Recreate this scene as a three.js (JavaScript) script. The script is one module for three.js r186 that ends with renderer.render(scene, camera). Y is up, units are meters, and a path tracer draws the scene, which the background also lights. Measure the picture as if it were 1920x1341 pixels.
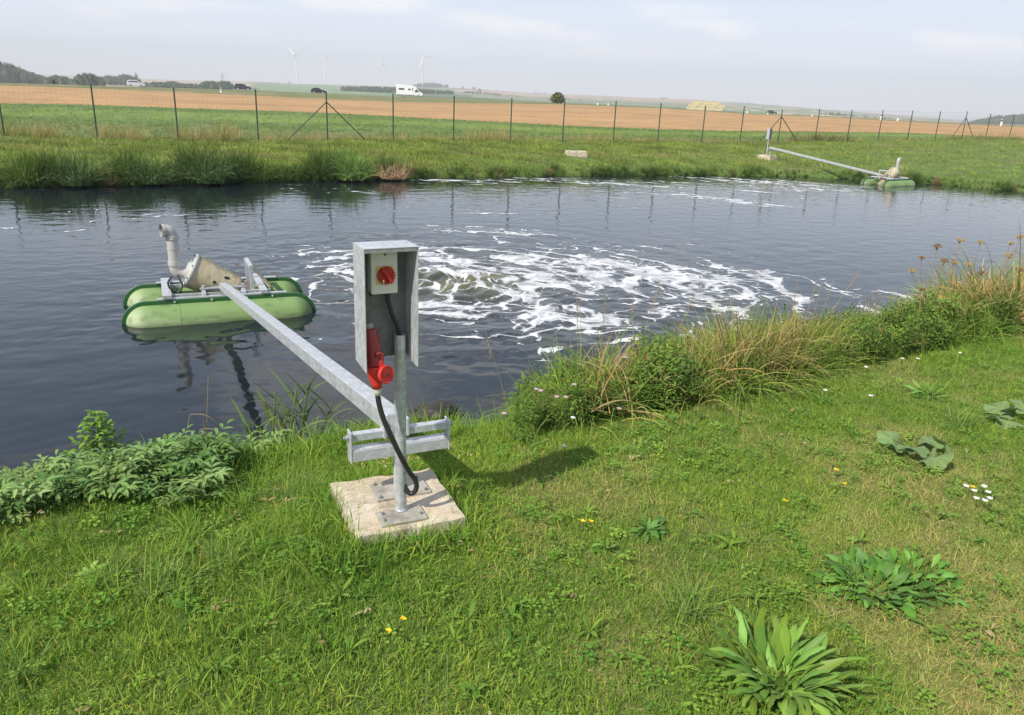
import * as THREE from 'three';
import { ImprovedNoise } from 'three/addons/math/ImprovedNoise.js';
import { RoundedBoxGeometry } from 'three/addons/geometries/RoundedBoxGeometry.js';
import { mergeGeometries, mergeVertices } from 'three/addons/utils/BufferGeometryUtils.js';

// ---------------------------------------------------------------- camera
const scene = new THREE.Scene();
const F = 1440, CX = 960, CY = 670.5, EYE = 2.6;            // lens in pixels of a 1920 px wide frame; water is y = 0
const PITCH = Math.atan(480 / F), ROLL = 2.4 * Math.PI / 180;
const V3 = (x, y, z) => new THREE.Vector3(x, y, z);
const fwd = V3(0, -Math.sin(PITCH), -Math.cos(PITCH));
const r0 = V3(1, 0, 0), u0 = new THREE.Vector3().crossVectors(r0, fwd);
const camR = r0.clone().multiplyScalar(Math.cos(ROLL)).addScaledVector(u0, Math.sin(ROLL));
const camU = u0.clone().multiplyScalar(Math.cos(ROLL)).addScaledVector(r0, -Math.sin(ROLL));
const camera = new THREE.PerspectiveCamera(2 * Math.atan(CY / F) * 180 / Math.PI, 1920 / 1341, 0.05, 12000);
camera.position.set(0, EYE, 0);
camera.quaternion.setFromRotationMatrix(new THREE.Matrix4().makeBasis(camR, camU, fwd.clone().negate()));
scene.add(camera);

// ---------------------------------------------------------------- sky
const sunDir = V3(-0.50, 0.735, 0.46).normalize();
const noise3 = new ImprovedNoise();
const N3 = (x, y, z = 0) => noise3.noise(x, y, z);
const clamp = THREE.MathUtils.clamp, lerp = THREE.MathUtils.lerp, sstep = (a, b, x) => a < b ? THREE.MathUtils.smoothstep(x, a, b) : 1 - THREE.MathUtils.smoothstep(x, b, a);
function fbm(x, y, z, oct = 4) { let s = 0, a = 0.5, f = 1; for (let i = 0; i < oct; i++) { s += a * N3(x * f, y * f, z + i * 7.3); a *= 0.5; f *= 2.03; } return s; }
{
  const w = 1024, h = 512, data = new Float32Array(w * h * 4);
  const mix = (a, b, t) => [lerp(a[0], b[0], t), lerp(a[1], b[1], t), lerp(a[2], b[2], t)];
  const stops = [[0, [0.95, 0.935, 0.95]], [0.05, [0.845, 0.90, 1.0]], [0.14, [0.63, 0.745, 0.91]], [0.3, [0.42, 0.52, 0.68]], [0.6, [0.23, 0.33, 0.52]], [1, [0.155, 0.24, 0.43]]];
  for (let j = 0; j < h; j++) for (let i = 0; i < w; i++) {
    const el = ((j + 0.5) / h - 0.5) * Math.PI, az = ((i + 0.5) / w - 0.5) * 2 * Math.PI;
    const y = Math.sin(el), d = V3(Math.cos(az) * Math.cos(el), y, Math.sin(az) * Math.cos(el));
    let c;
    if (y <= 0) c = [0.16, 0.17, 0.13];
    else {
      let k = 0; while (k < stops.length - 2 && y > stops[k + 1][0]) k++;
      c = mix(stops[k][1], stops[k + 1][1], clamp((y - stops[k][0]) / (stops[k + 1][0] - stops[k][0]), 0, 1));
      const mu = d.dot(sunDir), g = Math.pow(Math.max(0, mu), 6) * 0.25 + Math.pow(Math.max(0, mu), 40) * 0.5;
      c = [c[0] + g * 0.9, c[1] + g * 0.88, c[2] + g * 0.82];
      // thin high cloud, spread over a flat layer
      const q = 1 / (y + 0.12), n = fbm(d.x * q * 1.1 + 3, d.z * q * 2.6, 4.2, 5);
      const m = sstep(0.0, 0.28, n) * 0.7 * sstep(0.02, 0.09, y);
      c = mix(c, [1.04, 1.0, 1.0], m);
    }
    const o = (j * w + i) * 4; data[o] = c[0]; data[o + 1] = c[1]; data[o + 2] = c[2]; data[o + 3] = 1;
  }
  const t = new THREE.DataTexture(data, w, h, THREE.RGBAFormat, THREE.FloatType);
  t.mapping = THREE.EquirectangularReflectionMapping; t.magFilter = THREE.LinearFilter; t.needsUpdate = true;
  scene.background = t; scene.environment = t;
}
scene.fog = new THREE.FogExp2(new THREE.Color(0.95, 0.97, 1.0), 0.00042);

// ---------------------------------------------------------------- sun
const sun = new THREE.DirectionalLight(new THREE.Color(1, 0.945, 0.85), 4.6);
sun.position.copy(sunDir).multiplyScalar(120); sun.target.position.set(0, 0, -10);
sun.castShadow = true; sun.shadow.mapSize.set(4096, 4096);
Object.assign(sun.shadow.camera, { left: -60, right: 60, top: 60, bottom: -60, near: 1, far: 400 });
scene.add(sun, sun.target);

const renderer = new THREE.WebGLRenderer({ antialias: true });
renderer.setSize(1024, 715);
renderer.toneMapping = THREE.LinearToneMapping;
renderer.toneMappingExposure = 1.2;
renderer.shadowMap.enabled = true;

// ---------------------------------------------------------------- helpers
function rngOf(seed) { let s = seed >>> 0; return () => { s = (s + 0x6d2b79f5) | 0; let t = Math.imul(s ^ (s >>> 15), 1 | s); t = (t + Math.imul(t ^ (t >>> 7), 61 | t)) ^ t; return ((t ^ (t >>> 14)) >>> 0) / 4294967296; }; }
const rnd = rngOf(20240901), R = (a, b) => a + (b - a) * rnd(), pick = (a) => a[Math.floor(rnd() * a.length)];
const rad = (d) => d * Math.PI / 180;
const ray = (px, py) => fwd.clone().addScaledVector(camR, (px - CX) / F).addScaledVector(camU, -(py - CY) / F);
const onY = (px, py, y) => { const d = ray(px, py), t = (y - EYE) / d.y; return V3(d.x * t, y, d.z * t); };
const atZ = (px, py, z) => { const d = ray(px, py), t = -z / -d.z; return V3(d.x * t, EYE + d.y * t, d.z * t); };   // z is negative in front
const atR = (px, py, r) => { const d = ray(px, py), t = r / Math.hypot(d.x, d.z); return V3(d.x * t, EYE + d.y * t, d.z * t); };
const C = (r, g, b) => new THREE.Color(r, g, b);
const used = {};
function numbered(n) { used[n] = (used[n] ?? -1) + 1; return used[n] ? n + '_' + String(used[n]).padStart(3, '0') : n; }
function tag(o, label, category, group, kind) { o.userData = { label }; if (category) o.userData.category = category; if (group) o.userData.group = group; if (kind) o.userData.kind = kind; return o; }
function add(o, name, parent = scene) { o.name = parent === scene ? numbered(name) : name; o.castShadow = o.receiveShadow = true; parent.add(o); return o; }
function thing(name, label, category, pos = [0, 0, 0], turn = 0, group) { const o = new THREE.Group(); add(o, name); o.position.set(...pos); o.rotation.y = turn; return tag(o, label, category, group); }
function part(parent, name, geo, mat, label) { const m = new THREE.Mesh(Array.isArray(geo) ? join(geo) : geo, mat); add(m, name, parent); if (label) m.userData.label = label; return m; }
function parts(parent, name, list, mat, label) { return list.map((g) => part(parent, name, g, mat, label)); }
function struct(name, geo, mat) { const m = new THREE.Mesh(geo, mat); add(m, name); m.userData.kind = 'structure'; return m; }
function prep(g) {
  for (const k of Object.keys(g.attributes)) if (!['position', 'normal', 'uv'].includes(k)) g.deleteAttribute(k);
  if (!g.index) { const n = g.attributes.position.count, ix = new Uint32Array(n); for (let i = 0; i < n; i++) ix[i] = i; g.setIndex(new THREE.BufferAttribute(ix, 1)); }
  if (!g.attributes.uv) g.setAttribute('uv', new THREE.BufferAttribute(new Float32Array(g.attributes.position.count * 2), 2));
  if (!g.attributes.normal) g.computeVertexNormals();
  return g;
}
function join(list) { return list.length === 1 ? prep(list[0]) : mergeGeometries(list.map(prep)); }
// uv in metres from the dominant axis, so that textures keep their size on every part
function metric(g) {
  g = prep(g); const p = g.attributes.position, n = g.attributes.normal, uv = g.attributes.uv;
  for (let i = 0; i < p.count; i++) {
    const ax = Math.abs(n.getX(i)), ay = Math.abs(n.getY(i)), az = Math.abs(n.getZ(i));
    if (ay >= ax && ay >= az) uv.setXY(i, p.getX(i), p.getZ(i)); else if (ax >= az) uv.setXY(i, p.getZ(i), p.getY(i)); else uv.setXY(i, p.getX(i), p.getY(i));
  }
  return g;
}
function bx(w, h, d, x = 0, y = 0, z = 0, r = 0.003, rot) {
  const g = new RoundedBoxGeometry(w, h, d, 1, Math.min(r, w / 2.2, h / 2.2, d / 2.2));
  if (rot) { g.rotateX(rot[0]); g.rotateY(rot[1]); g.rotateZ(rot[2]); }
  g.translate(x, y, z); return metric(g);
}
function cyl(r1, r2, a, b, seg = 16, open = false) {           // from point a (radius r1) to b (radius r2)
  const A = V3(...a), B = V3(...b), L = A.distanceTo(B), g = new THREE.CylinderGeometry(r2, r1, L, seg, 1, open);
  g.translate(0, L / 2, 0); g.applyQuaternion(new THREE.Quaternion().setFromUnitVectors(V3(0, 1, 0), B.clone().sub(A).normalize())); g.translate(A.x, A.y, A.z); return prep(g);
}
function tube(pts, r, seg = 24, rs = 8) { return prep(new THREE.TubeGeometry(new THREE.CatmullRomCurve3(pts.map((p) => V3(...p))), seg, r, rs)); }
function beam(a, b, w, h, r = 0.004) {                          // box between two points, w across (horizontal), h high
  const A = V3(...a), B = V3(...b), L = A.distanceTo(B), g = metric(new RoundedBoxGeometry(w, h, L, 1, r)), m = new THREE.Matrix4();
  m.lookAt(A, B, V3(0, 1, 0)); g.applyMatrix4(m); const c = A.add(B).multiplyScalar(0.5); g.translate(c.x, c.y, c.z); return g;
}
function tex(w, h, fn, { srgb = false, float = false, repeat } = {}) {
  const d = float ? new Float32Array(w * h * 4) : new Uint8Array(w * h * 4);
  for (let j = 0; j < h; j++) for (let i = 0; i < w; i++) { const c = fn(i / w, j / h, i, j), o = (j * w + i) * 4, k = float ? 1 : 255; for (let q = 0; q < 4; q++) d[o + q] = c.length ? (q < c.length ? c[q] * k : k) : (q < 3 ? c * k : k); }
  const t = new THREE.DataTexture(d, w, h, THREE.RGBAFormat, float ? THREE.FloatType : THREE.UnsignedByteType);
  t.wrapS = t.wrapT = THREE.RepeatWrapping; t.magFilter = THREE.LinearFilter; t.minFilter = THREE.LinearMipmapLinearFilter; if (srgb) t.colorSpace = THREE.SRGBColorSpace; if (repeat) t.repeat.set(repeat[0], repeat[1]); t.needsUpdate = true; return t;
}
const wrapNoise = (u, v, f, z, oct = 4) => {                     // tiles over the unit square
  let s = 0, a = 0.5; for (let o = 0; o < oct; o++) { const q = f * 2 ** o, x = u * q, y = v * q, n = (p, r) => N3(p, r, z + o * 5.1);
    s += a * (n(x, y) * (1 - u) * (1 - v) + n(x - q, y) * u * (1 - v) + n(x, y - q) * (1 - u) * v + n(x - q, y - q) * u * v); a *= 0.55; } return s; };
function grid(nu, nv, fn) {                                      // fn(i/nu, j/nv) -> {p:[x,y,z], uv:[u,v], c:[r,g,b]}
  const P = [], U = [], K = [], I = []; let col = false;
  for (let j = 0; j <= nv; j++) for (let i = 0; i <= nu; i++) { const o = fn(i / nu, j / nv, i, j); P.push(...o.p); U.push(...(o.uv ?? [o.p[0], o.p[2]])); if (o.c) { col = true; K.push(...o.c); } }
  for (let j = 0; j < nv; j++) for (let i = 0; i < nu; i++) { const a = j * (nu + 1) + i, b = a + 1, c = a + nu + 1, d = c + 1; I.push(a, b, d, a, d, c); }
  const g = new THREE.BufferGeometry(); g.setAttribute('position', new THREE.Float32BufferAttribute(P, 3)); g.setAttribute('uv', new THREE.Float32BufferAttribute(U, 2)); if (col) g.setAttribute('color', new THREE.Float32BufferAttribute(K, 3));
  g.setIndex(I); g.computeVertexNormals(); return g;
}
const curve = (pts) => (x) => { if (x <= pts[0][0]) return pts[0][1]; for (let i = 1; i < pts.length; i++) if (x <= pts[i][0]) { const t = (x - pts[i - 1][0]) / (pts[i][0] - pts[i - 1][0]); const s = t; return lerp(pts[i - 1][1], pts[i][1], s); } return pts[pts.length - 1][1]; };
const std = (o) => new THREE.MeshStandardMaterial({ roughness: 0.8, metalness: 0, ...o });
const phys = (o) => new THREE.MeshPhysicalMaterial({ roughness: 0.9, metalness: 0, side: THREE.DoubleSide, ...o });

// ---------------------------------------------------------------- shape of the land
const zsRaw = curve([[-60, -3], [-8, -3.3], [-4.5, -3.75], [-3, -4.05], [-1.6, -4.65], [-0.9, -4.95], [-0.2, -5.2], [0.4, -5.6], [1, -6.05], [2, -6.75], [3, -7.4], [4.5, -8.3], [7, -9.6], [12, -12], [20, -16], [60, -36]]);
const zs = (x) => { let s = 0; for (let i = -3; i <= 3; i++) s += zsRaw(x + i * 0.25); return s / 7 + 0.10 * N3(x * 1.3, 3.3) + 0.05 * N3(x * 4.1, 9.3); };
const bankProfile = curve([[-4, -1.2], [-0.3, -0.12], [0, 0], [0.10, 0.14], [0.4, 0.42], [0.85, 0.68], [1.35, 0.785], [3, 0.80], [8, 0.83], [80, 1.0]]);
const shoreDist = (x, z) => { const s = (zs(x + 0.2) - zs(x - 0.2)) / 0.4; return (z - zs(x)) / Math.hypot(1, clamp(s, -1.2, 1.2)); };
function groundY(x, z) { const d = shoreDist(x, z); return bankProfile(d) + 0.035 * fbm(x * 0.8, z * 0.8, 1.7, 3) * sstep(0.1, 1.2, d) + 0.045 * sstep(0.75, 0.42, Math.hypot(x + 0.42, z + 2.95)); }
// 0 = lush, 1 = dry, worn lawn
const dry = (x, z) => clamp(0.39 + 1.1 * fbm(x * 0.75 + 5, z * 0.75, 8.1, 4) + 0.6 * fbm(x * 3.1, z * 3.1, 2.2, 2) + 0.10 * clamp(x, -1.6, 2.2) + 0.07 * clamp(z + 3, -2.5, 1.4), 0, 1);

function polar(pts) { return pts.map((p) => [Math.atan2(p.x, -p.z) * 180 / Math.PI, Math.hypot(p.x, p.z), p.y]).sort((a, b) => a[0] - b[0]); }
function line(pts) { const q = polar(pts), fr = curve(q.map((a) => [a[0], a[1]])), fy = curve(q.map((a) => [a[0], a[2]])); return (az) => ({ r: fr(az), y: fy(az) }); }
const postPx = [[-2, 157, 8, 254.5], [170.8, 160, 183.3, 264.5], [325.7, 165, 334.6, 264.8], [477.5, 168.5, 484.75, 267], [611.25, 172.5, 614.5, 264], [737.2, 176.5, 737.5, 264.5], [852.7, 180.5, 850.3, 264.5], [959.7, 184.5, 956.7, 265.5], [1058.1, 189, 1054.6, 266], [1155.2, 190, 1149.5, 266], [1239.4, 194, 1232.9, 267], [1322.8, 198.5, 1315.3, 269], [1395.4, 200, 1387, 269], [1466.2, 206, 1458.4, 268.5], [1536.9, 205, 1527.8, 265], [1597.8, 206.5, 1587.7, 266.5], [1655.6, 207, 1646.1, 263], [1710, 208, 1700.8, 265], [1761.9, 209, 1752.8, 263], [1810.6, 209.5, 1802.8, 262], [1857.3, 213, 1847.3, 262], [1901.3, 217, 1891.4, 263], [1948, 219, 1937, 263]];
const postZ = (px) => -1 / (-0.00136954 * (px / 1000) ** 2 - 0.00892764 * px / 1000 + 0.03857081);
const posts = postPx.map(([a, b, c, d]) => { const p = atZ(c, d, postZ(c)), t = atZ(a, b, postZ(c)); return { p, h: t.y - p.y }; });
const onYs = (list, y) => list.map(([a, b]) => onY(a, b, y)), atRs = (list, r) => list.map(([a, b]) => atR(a, b, r));
const lineS = line(onYs([[0, 352], [200, 349], [400, 344], [740, 336], [1000, 331], [1300, 329], [1500, 331], [1700, 341], [1920, 359]], 0));
const lineF = line(posts.map((q) => q.p));
const lineM = line(onYs([[0, 194], [150, 196], [350, 203], [480, 207], [640, 213], [800, 222], [960, 230], [1060, 236], [1250, 243], [1380, 246], [1560, 248], [1700, 249.5], [1900, 258]], 0.95));
const lineV = line(atRs([[0, 160], [170, 166], [330, 173], [600, 185], [740, 191], [960, 195], [1050, 196], [1240, 203], [1400, 214], [1560, 220], [1700, 228], [1800, 233], [1920, 238]], 160));
const lineR = line(atRs([[0, 155.5], [257, 163], [455, 169], [597, 175.5], [768, 182], [870, 185], [960, 189], [1110, 196], [1250, 203.5], [1400, 212.5], [1560, 219.5], [1700, 227], [1920, 237]], 235));
const skyl = line(atRs([[-200, 136], [0, 143], [100, 140], [260, 147], [330, 150], [480, 153], [560, 157], [640, 159], [745, 163], [840, 164], [900, 167], [1000, 175], [1100, 178], [1200, 183], [1300, 186.5], [1420, 195], [1500, 201], [1540, 205], [1650, 213], [1760, 222], [1815, 227], [1920, 228], [2100, 232]], 2600));
const AZ0 = -83, AZ1 = 83;
// land seen across the water, in strips that share their edges; f(az, t) gives [r, y]
function strip(name, mat, nr, f, colour, nu = 700) {
  const g = grid(nu, nr, (u, t) => { const az = lerp(AZ0, AZ1, u), [r, y] = f(az, t), a = rad(az), x = r * Math.sin(a), z = -r * Math.cos(a); const o = { p: [x, y, z], uv: [x, z] }; if (colour) o.c = colour(x, z, az, t, r); return o; });
  return struct(name, g, mat);
}
function bankF(az, q) {                                           // q = share of the way from the shore to the fence
  const s = lineS(az), f = lineF(az), r = lerp(s.r, f.r, q), d = r - s.r;
  const y = d < 0.3 ? lerp(0, 0.26, Math.max(0, d) / 0.3) : lerp(0.26, f.y, Math.pow((d - 0.3) / Math.max(0.1, f.r - s.r - 0.3), 0.75));
  const a = rad(az), x = r * Math.sin(a), z = -r * Math.cos(a);
  return { r, y: y + 0.10 * fbm(x * 0.5, z * 0.5, 3.1, 3) * sstep(0, 0.15, q) * (1 - sstep(0.85, 1, q)), x, z };
}
function hillY(az, r) { const s = skyl(az), b = lineR(az); if (r < 320) return lerp(b.y, -3, sstep(243, 320, r)); const t = (r - 320) / 2280; return r > 2600 ? lerp(s.y, s.y - 40, (r - 2600) / 2000) : lerp(-3, s.y, t); }

// ---------------------------------------------------------------- ground materials
const thatchTex = (() => {                                         // dead straw and soil between the blades
  const cv = document.createElement('canvas'); cv.width = cv.height = 1024; const g = cv.getContext('2d'); g.fillStyle = '#66602f'; g.fillRect(0, 0, 1024, 1024);
  const cols = ['#565f2a', '#6f7a38', '#8a8450', '#a59664', '#557028', '#6f8c38', '#bfae7c', '#4c4628', '#7c6f48', '#9a8a5a'];
  const q = rngOf(5);
  for (let i = 0; i < 26000; i++) { const x = q() * 1024, y = q() * 1024, a = q() * 6.28, l = 6 + q() * 22; g.strokeStyle = cols[Math.floor(q() * cols.length)]; g.lineWidth = 1 + q() * 2; for (const [dx, dy] of [[0, 0], [1024, 0], [-1024, 0], [0, 1024], [0, -1024]]) { const X = x + dx, Y = y + dy; if (X < -30 || X > 1054 || Y < -30 || Y > 1054) continue; g.beginPath(); g.moveTo(X, Y); g.lineTo(X + Math.cos(a) * l, Y + Math.sin(a) * l); g.stroke(); } }
  const t = new THREE.CanvasTexture(cv); t.colorSpace = THREE.SRGBColorSpace; t.wrapS = t.wrapT = THREE.RepeatWrapping; t.repeat.set(1 / 1.1, 1 / 1.1); return t;
})();
const grainTex = tex(512, 512, (u, v) => { const n = 0.5 + 0.9 * wrapNoise(u, v, 8, 1.3, 5), m = 0.5 + 0.8 * wrapNoise(u, v, 3, 6.3, 3); const k = clamp(0.55 + 0.5 * n * m + 0.25 * n, 0.35, 1.15) * 0.85; return [k, k, k]; });
const far1 = grainTex.clone(); far1.repeat.set(1 / 3.1, 1 / 3.1); far1.needsUpdate = true;
const soilTex = tex(512, 512, (u, v) => { const row = 0.5 + 0.5 * Math.sin((v * 24 + 0.25 * Math.sin(u * 6.283)) * 6.283), n = wrapNoise(u, v, 12, 2.3, 4), m = wrapNoise(u, v, 3, 9.3, 3); const k = clamp(0.8 + 0.05 * (row - 0.5) + 0.35 * n + 0.18 * m, 0.4, 1); return [k, k, k]; });
soilTex.repeat.set(1 / 26, 1 / 26);
const lawnMat = std({ map: thatchTex, vertexColors: true, roughness: 1 });
const bankMat = std({ map: far1, vertexColors: true, roughness: 1 }), fieldMat = std({ map: soilTex, vertexColors: true, roughness: 1 });

// near lawn and bank: one sheet that runs on under the water
{
  const xs = [], ks = []; for (let x = -26; x < -7; x += 1) xs.push(x); for (let x = -7; x < 9; x += 0.1) xs.push(x); for (let x = 9; x <= 40; x += 1) xs.push(x);
  for (const k of [80, 50, 30, 20, 14, 10]) ks.push(k); for (let k = 8; k > -0.6; k -= 0.08) ks.push(k); for (const k of [-1, -1.6, -2.6]) ks.push(k);
  const g = grid(xs.length - 1, ks.length - 1, (u, v, i, j) => { const x = xs[i], z = zs(x) + ks[j], y = groundY(x, z), d = dry(x, z), w = 0.9 + 0.5 * fbm(x * 2, z * 2, 4.4, 2), m = sstep(0.6, 0.1, ks[j]);
    return { p: [x, y, z], uv: [x, z], c: [lerp(lerp(0.5, 1.05, d) * w, 0.35, m), lerp(lerp(0.85, 1.05, d) * w, 0.30, m), lerp(lerp(0.35, 0.8, d) * w, 0.28, m)] }; });
  struct('lawn', g, lawnMat);
}
// bank across the water up to the fence
const bankColour = (x, z) => { const n = fbm(x * 0.35, z * 0.9, 7.7, 4), b = sstep(0.05, 0.4, n); const w = 0.9 + 0.6 * fbm(x * 1.6, z * 1.6, 2.7, 3); return [lerp(0.145, 0.22, b) * w, lerp(0.235, 0.23, b) * w, lerp(0.04, 0.075, b) * w]; };
strip('far_bank', bankMat, 26, (az, t) => { const j = Math.round(t * 26); if (j < 2) { const s = lineS(az); return [s.r - [1.6, 0.02][j], [-0.9, -0.02][j]]; } const b = bankF(az, (j - 2) / 24); return [b.r, b.y]; }, bankColour, 1100);
strip('meadow', bankMat, 14, (az, t) => { const a = lineF(az), b = lineM(az); return [lerp(a.r, b.r, t), lerp(a.y, b.y, t)]; }, (x, z, az, t) => { const n = fbm(x * 0.12, z * 0.5, 5.7, 4), w = 0.95 + 0.5 * fbm(x * 0.9, z * 0.9, 3.3, 3), s = sstep(0.35, 0.6, t + n * 0.6) * (1 - sstep(0.62, 0.85, t + n * 0.4)), b = sstep(0.3, 0.0, t + n * 0.5); return [lerp(lerp(0.16, 0.25, s), 0.27, b) * w, lerp(lerp(0.25, 0.36, s), 0.26, b) * w, lerp(lerp(0.05, 0.07, s), 0.09, b) * w]; });
strip('ploughed_field', fieldMat, 24, (az, t) => { const a = lineM(az), b = lineV(az); return [lerp(a.r, b.r, t), lerp(a.y, b.y, t)]; }, (x, z, az, t) => { const n = fbm(x * 0.02, z * 0.09, 5.1, 4), m = fbm(x * 0.2, z * 0.7, 2.1, 3), k = 1 + 0.35 * n + 0.25 * m + 0.05 * Math.sin((z + x * 0.28) * 0.9 + 2 * n) + 0.07 * N3((z + x * 0.28) * 0.35, x * 0.004, 3); return [0.49 * k, 0.285 * k, 0.115 * k]; });
strip('verge', bankMat, 6, (az, t) => { const a = lineV(az), b = lineR(az); return [lerp(a.r, b.r, t), lerp(a.y, b.y, t) + 0.15 * Math.sin(t * Math.PI)]; }, (x, z, az, t) => { const n = fbm(x * 0.15, z * 0.4, 1.1, 4), b = sstep(-0.1, 0.3, n); return [lerp(0.20, 0.33, b), lerp(0.225, 0.275, b), lerp(0.06, 0.11, b)]; });
strip('road', std({ color: C(0.16, 0.16, 0.155), map: far1, roughness: 0.85 }), 2, (az, t) => { const a = lineR(az); return [a.r + 8 * t, a.y + 0.02 * Math.sin(t * Math.PI)]; });
{
  const rs = [243, 248, 258, 275, 295, 320]; for (let i = 1; i <= 44; i++) rs.push(320 + 2280 * (i / 44)); rs.push(2700, 3200);
  const pink = [0.40, 0.285, 0.205], pale = [0.42, 0.33, 0.23], grn = [0.17, 0.245, 0.115], drk = [0.10, 0.145, 0.075], straw = [0.5, 0.42, 0.26], gry = [0.22, 0.24, 0.15];
  strip('hills', std({ vertexColors: true, roughness: 1 }), rs.length - 1, (az, t) => { const r = rs[Math.round(t * (rs.length - 1))]; return [r, r < 320 ? (r <= 243 ? lineR(az).y : hillY(az, r)) : hillY(az, r)]; }, (x, z, az, t, r) => {
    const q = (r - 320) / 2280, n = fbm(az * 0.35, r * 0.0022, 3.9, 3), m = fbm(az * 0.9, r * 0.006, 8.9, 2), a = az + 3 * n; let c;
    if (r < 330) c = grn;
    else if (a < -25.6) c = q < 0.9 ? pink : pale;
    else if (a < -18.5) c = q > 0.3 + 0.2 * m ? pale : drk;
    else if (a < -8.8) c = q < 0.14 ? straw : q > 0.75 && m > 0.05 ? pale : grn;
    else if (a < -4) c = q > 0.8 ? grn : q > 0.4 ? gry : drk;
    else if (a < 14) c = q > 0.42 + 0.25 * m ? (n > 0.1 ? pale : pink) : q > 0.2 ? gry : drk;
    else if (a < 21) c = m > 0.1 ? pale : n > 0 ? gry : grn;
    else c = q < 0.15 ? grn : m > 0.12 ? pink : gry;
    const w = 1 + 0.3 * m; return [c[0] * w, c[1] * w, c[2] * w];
  }, 1100);
}

// ---------------------------------------------------------------- water
const boil = [-0.95, -11.15], PX0 = -6, PX1 = 8, PZ0 = -18, PZ1 = -7;
const edge = (x, z) => sstep(PX0, PX0 + 1.2, x) * (1 - sstep(PX1 - 1.2, PX1, x)) * sstep(PZ0, PZ0 + 1.2, z) * (1 - sstep(PZ1 - 0.9, PZ1, z));
function waveY(x, z) {
  if (x <= PX0 || x >= PX1 || z <= PZ0 || z >= PZ1) return 0;
  const dx = x - boil[0], dz = z - boil[1], r = Math.hypot(dx, dz), ra = Math.hypot(dx * 0.8, dz);
  const mound = 0.10 * Math.exp(-ra * ra / 0.7) * (1 + 1.2 * N3(x * 3.2, z * 3.2, 2.2));
  const ring = 0.014 * Math.cos(r * 7.5 + 1.6 * N3(x * 0.9, z * 0.9, 5.5)) * Math.exp(-r / 2.6) * sstep(0.2, 0.8, r);
  const chop = (0.034 * fbm(x * 1.7, z * 1.7, 1.4, 4) + 0.014 * N3(x * 5, z * 5, 7) + 0.006 * N3(x * 11, z * 11, 17)) * Math.exp(-((r / 4.2) ** 2));
  return (mound + ring + chop) * edge(x, z);
}
const shoreAz = (x, z) => { const az = Math.atan2(x, -z) * 180 / Math.PI; return lineS(az).r - Math.hypot(x, z); };
const waterMat = (() => {
  const L = 9, S = 1024, q = rngOf(77), waves = [];
  while (waves.length < 110) { const lam = 0.11 * Math.pow(8, q()), dir = rad(68) + (q() + q() + q() - 1.5) * 1.5, kx = Math.round(L / lam * Math.cos(dir)), kz = Math.round(L / lam * Math.sin(dir)); if (kx || kz) waves.push([kx, kz, q() * 6.283, Math.pow(lam, 1.15)]); }
  const h = new Float32Array(S * S); let lo = 1e9, hi = -1e9;
  for (const [kx, kz, p, a] of waves) { const cu = [], su = []; for (let i = 0; i < S; i++) { cu.push(Math.cos(6.28318 * kx * i / S)); su.push(Math.sin(6.28318 * kx * i / S)); }
    for (let j = 0; j < S; j++) { const c = a * Math.cos(6.28318 * kz * j / S + p), s = a * Math.sin(6.28318 * kz * j / S + p); for (let i = 0; i < S; i++) h[j * S + i] += cu[i] * c - su[i] * s; } }
  for (const v of h) { lo = Math.min(lo, v); hi = Math.max(hi, v); }
  const t = tex(S, S, (u, v, i, j) => (h[j * S + i] - lo) / (hi - lo), { float: true, repeat: [1 / L, 1 / L] });
  return new THREE.MeshPhysicalMaterial({ vertexColors: true, roughness: 0.04, ior: 1.33, bumpMap: t, bumpScale: 0.0075 });
})();
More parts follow.
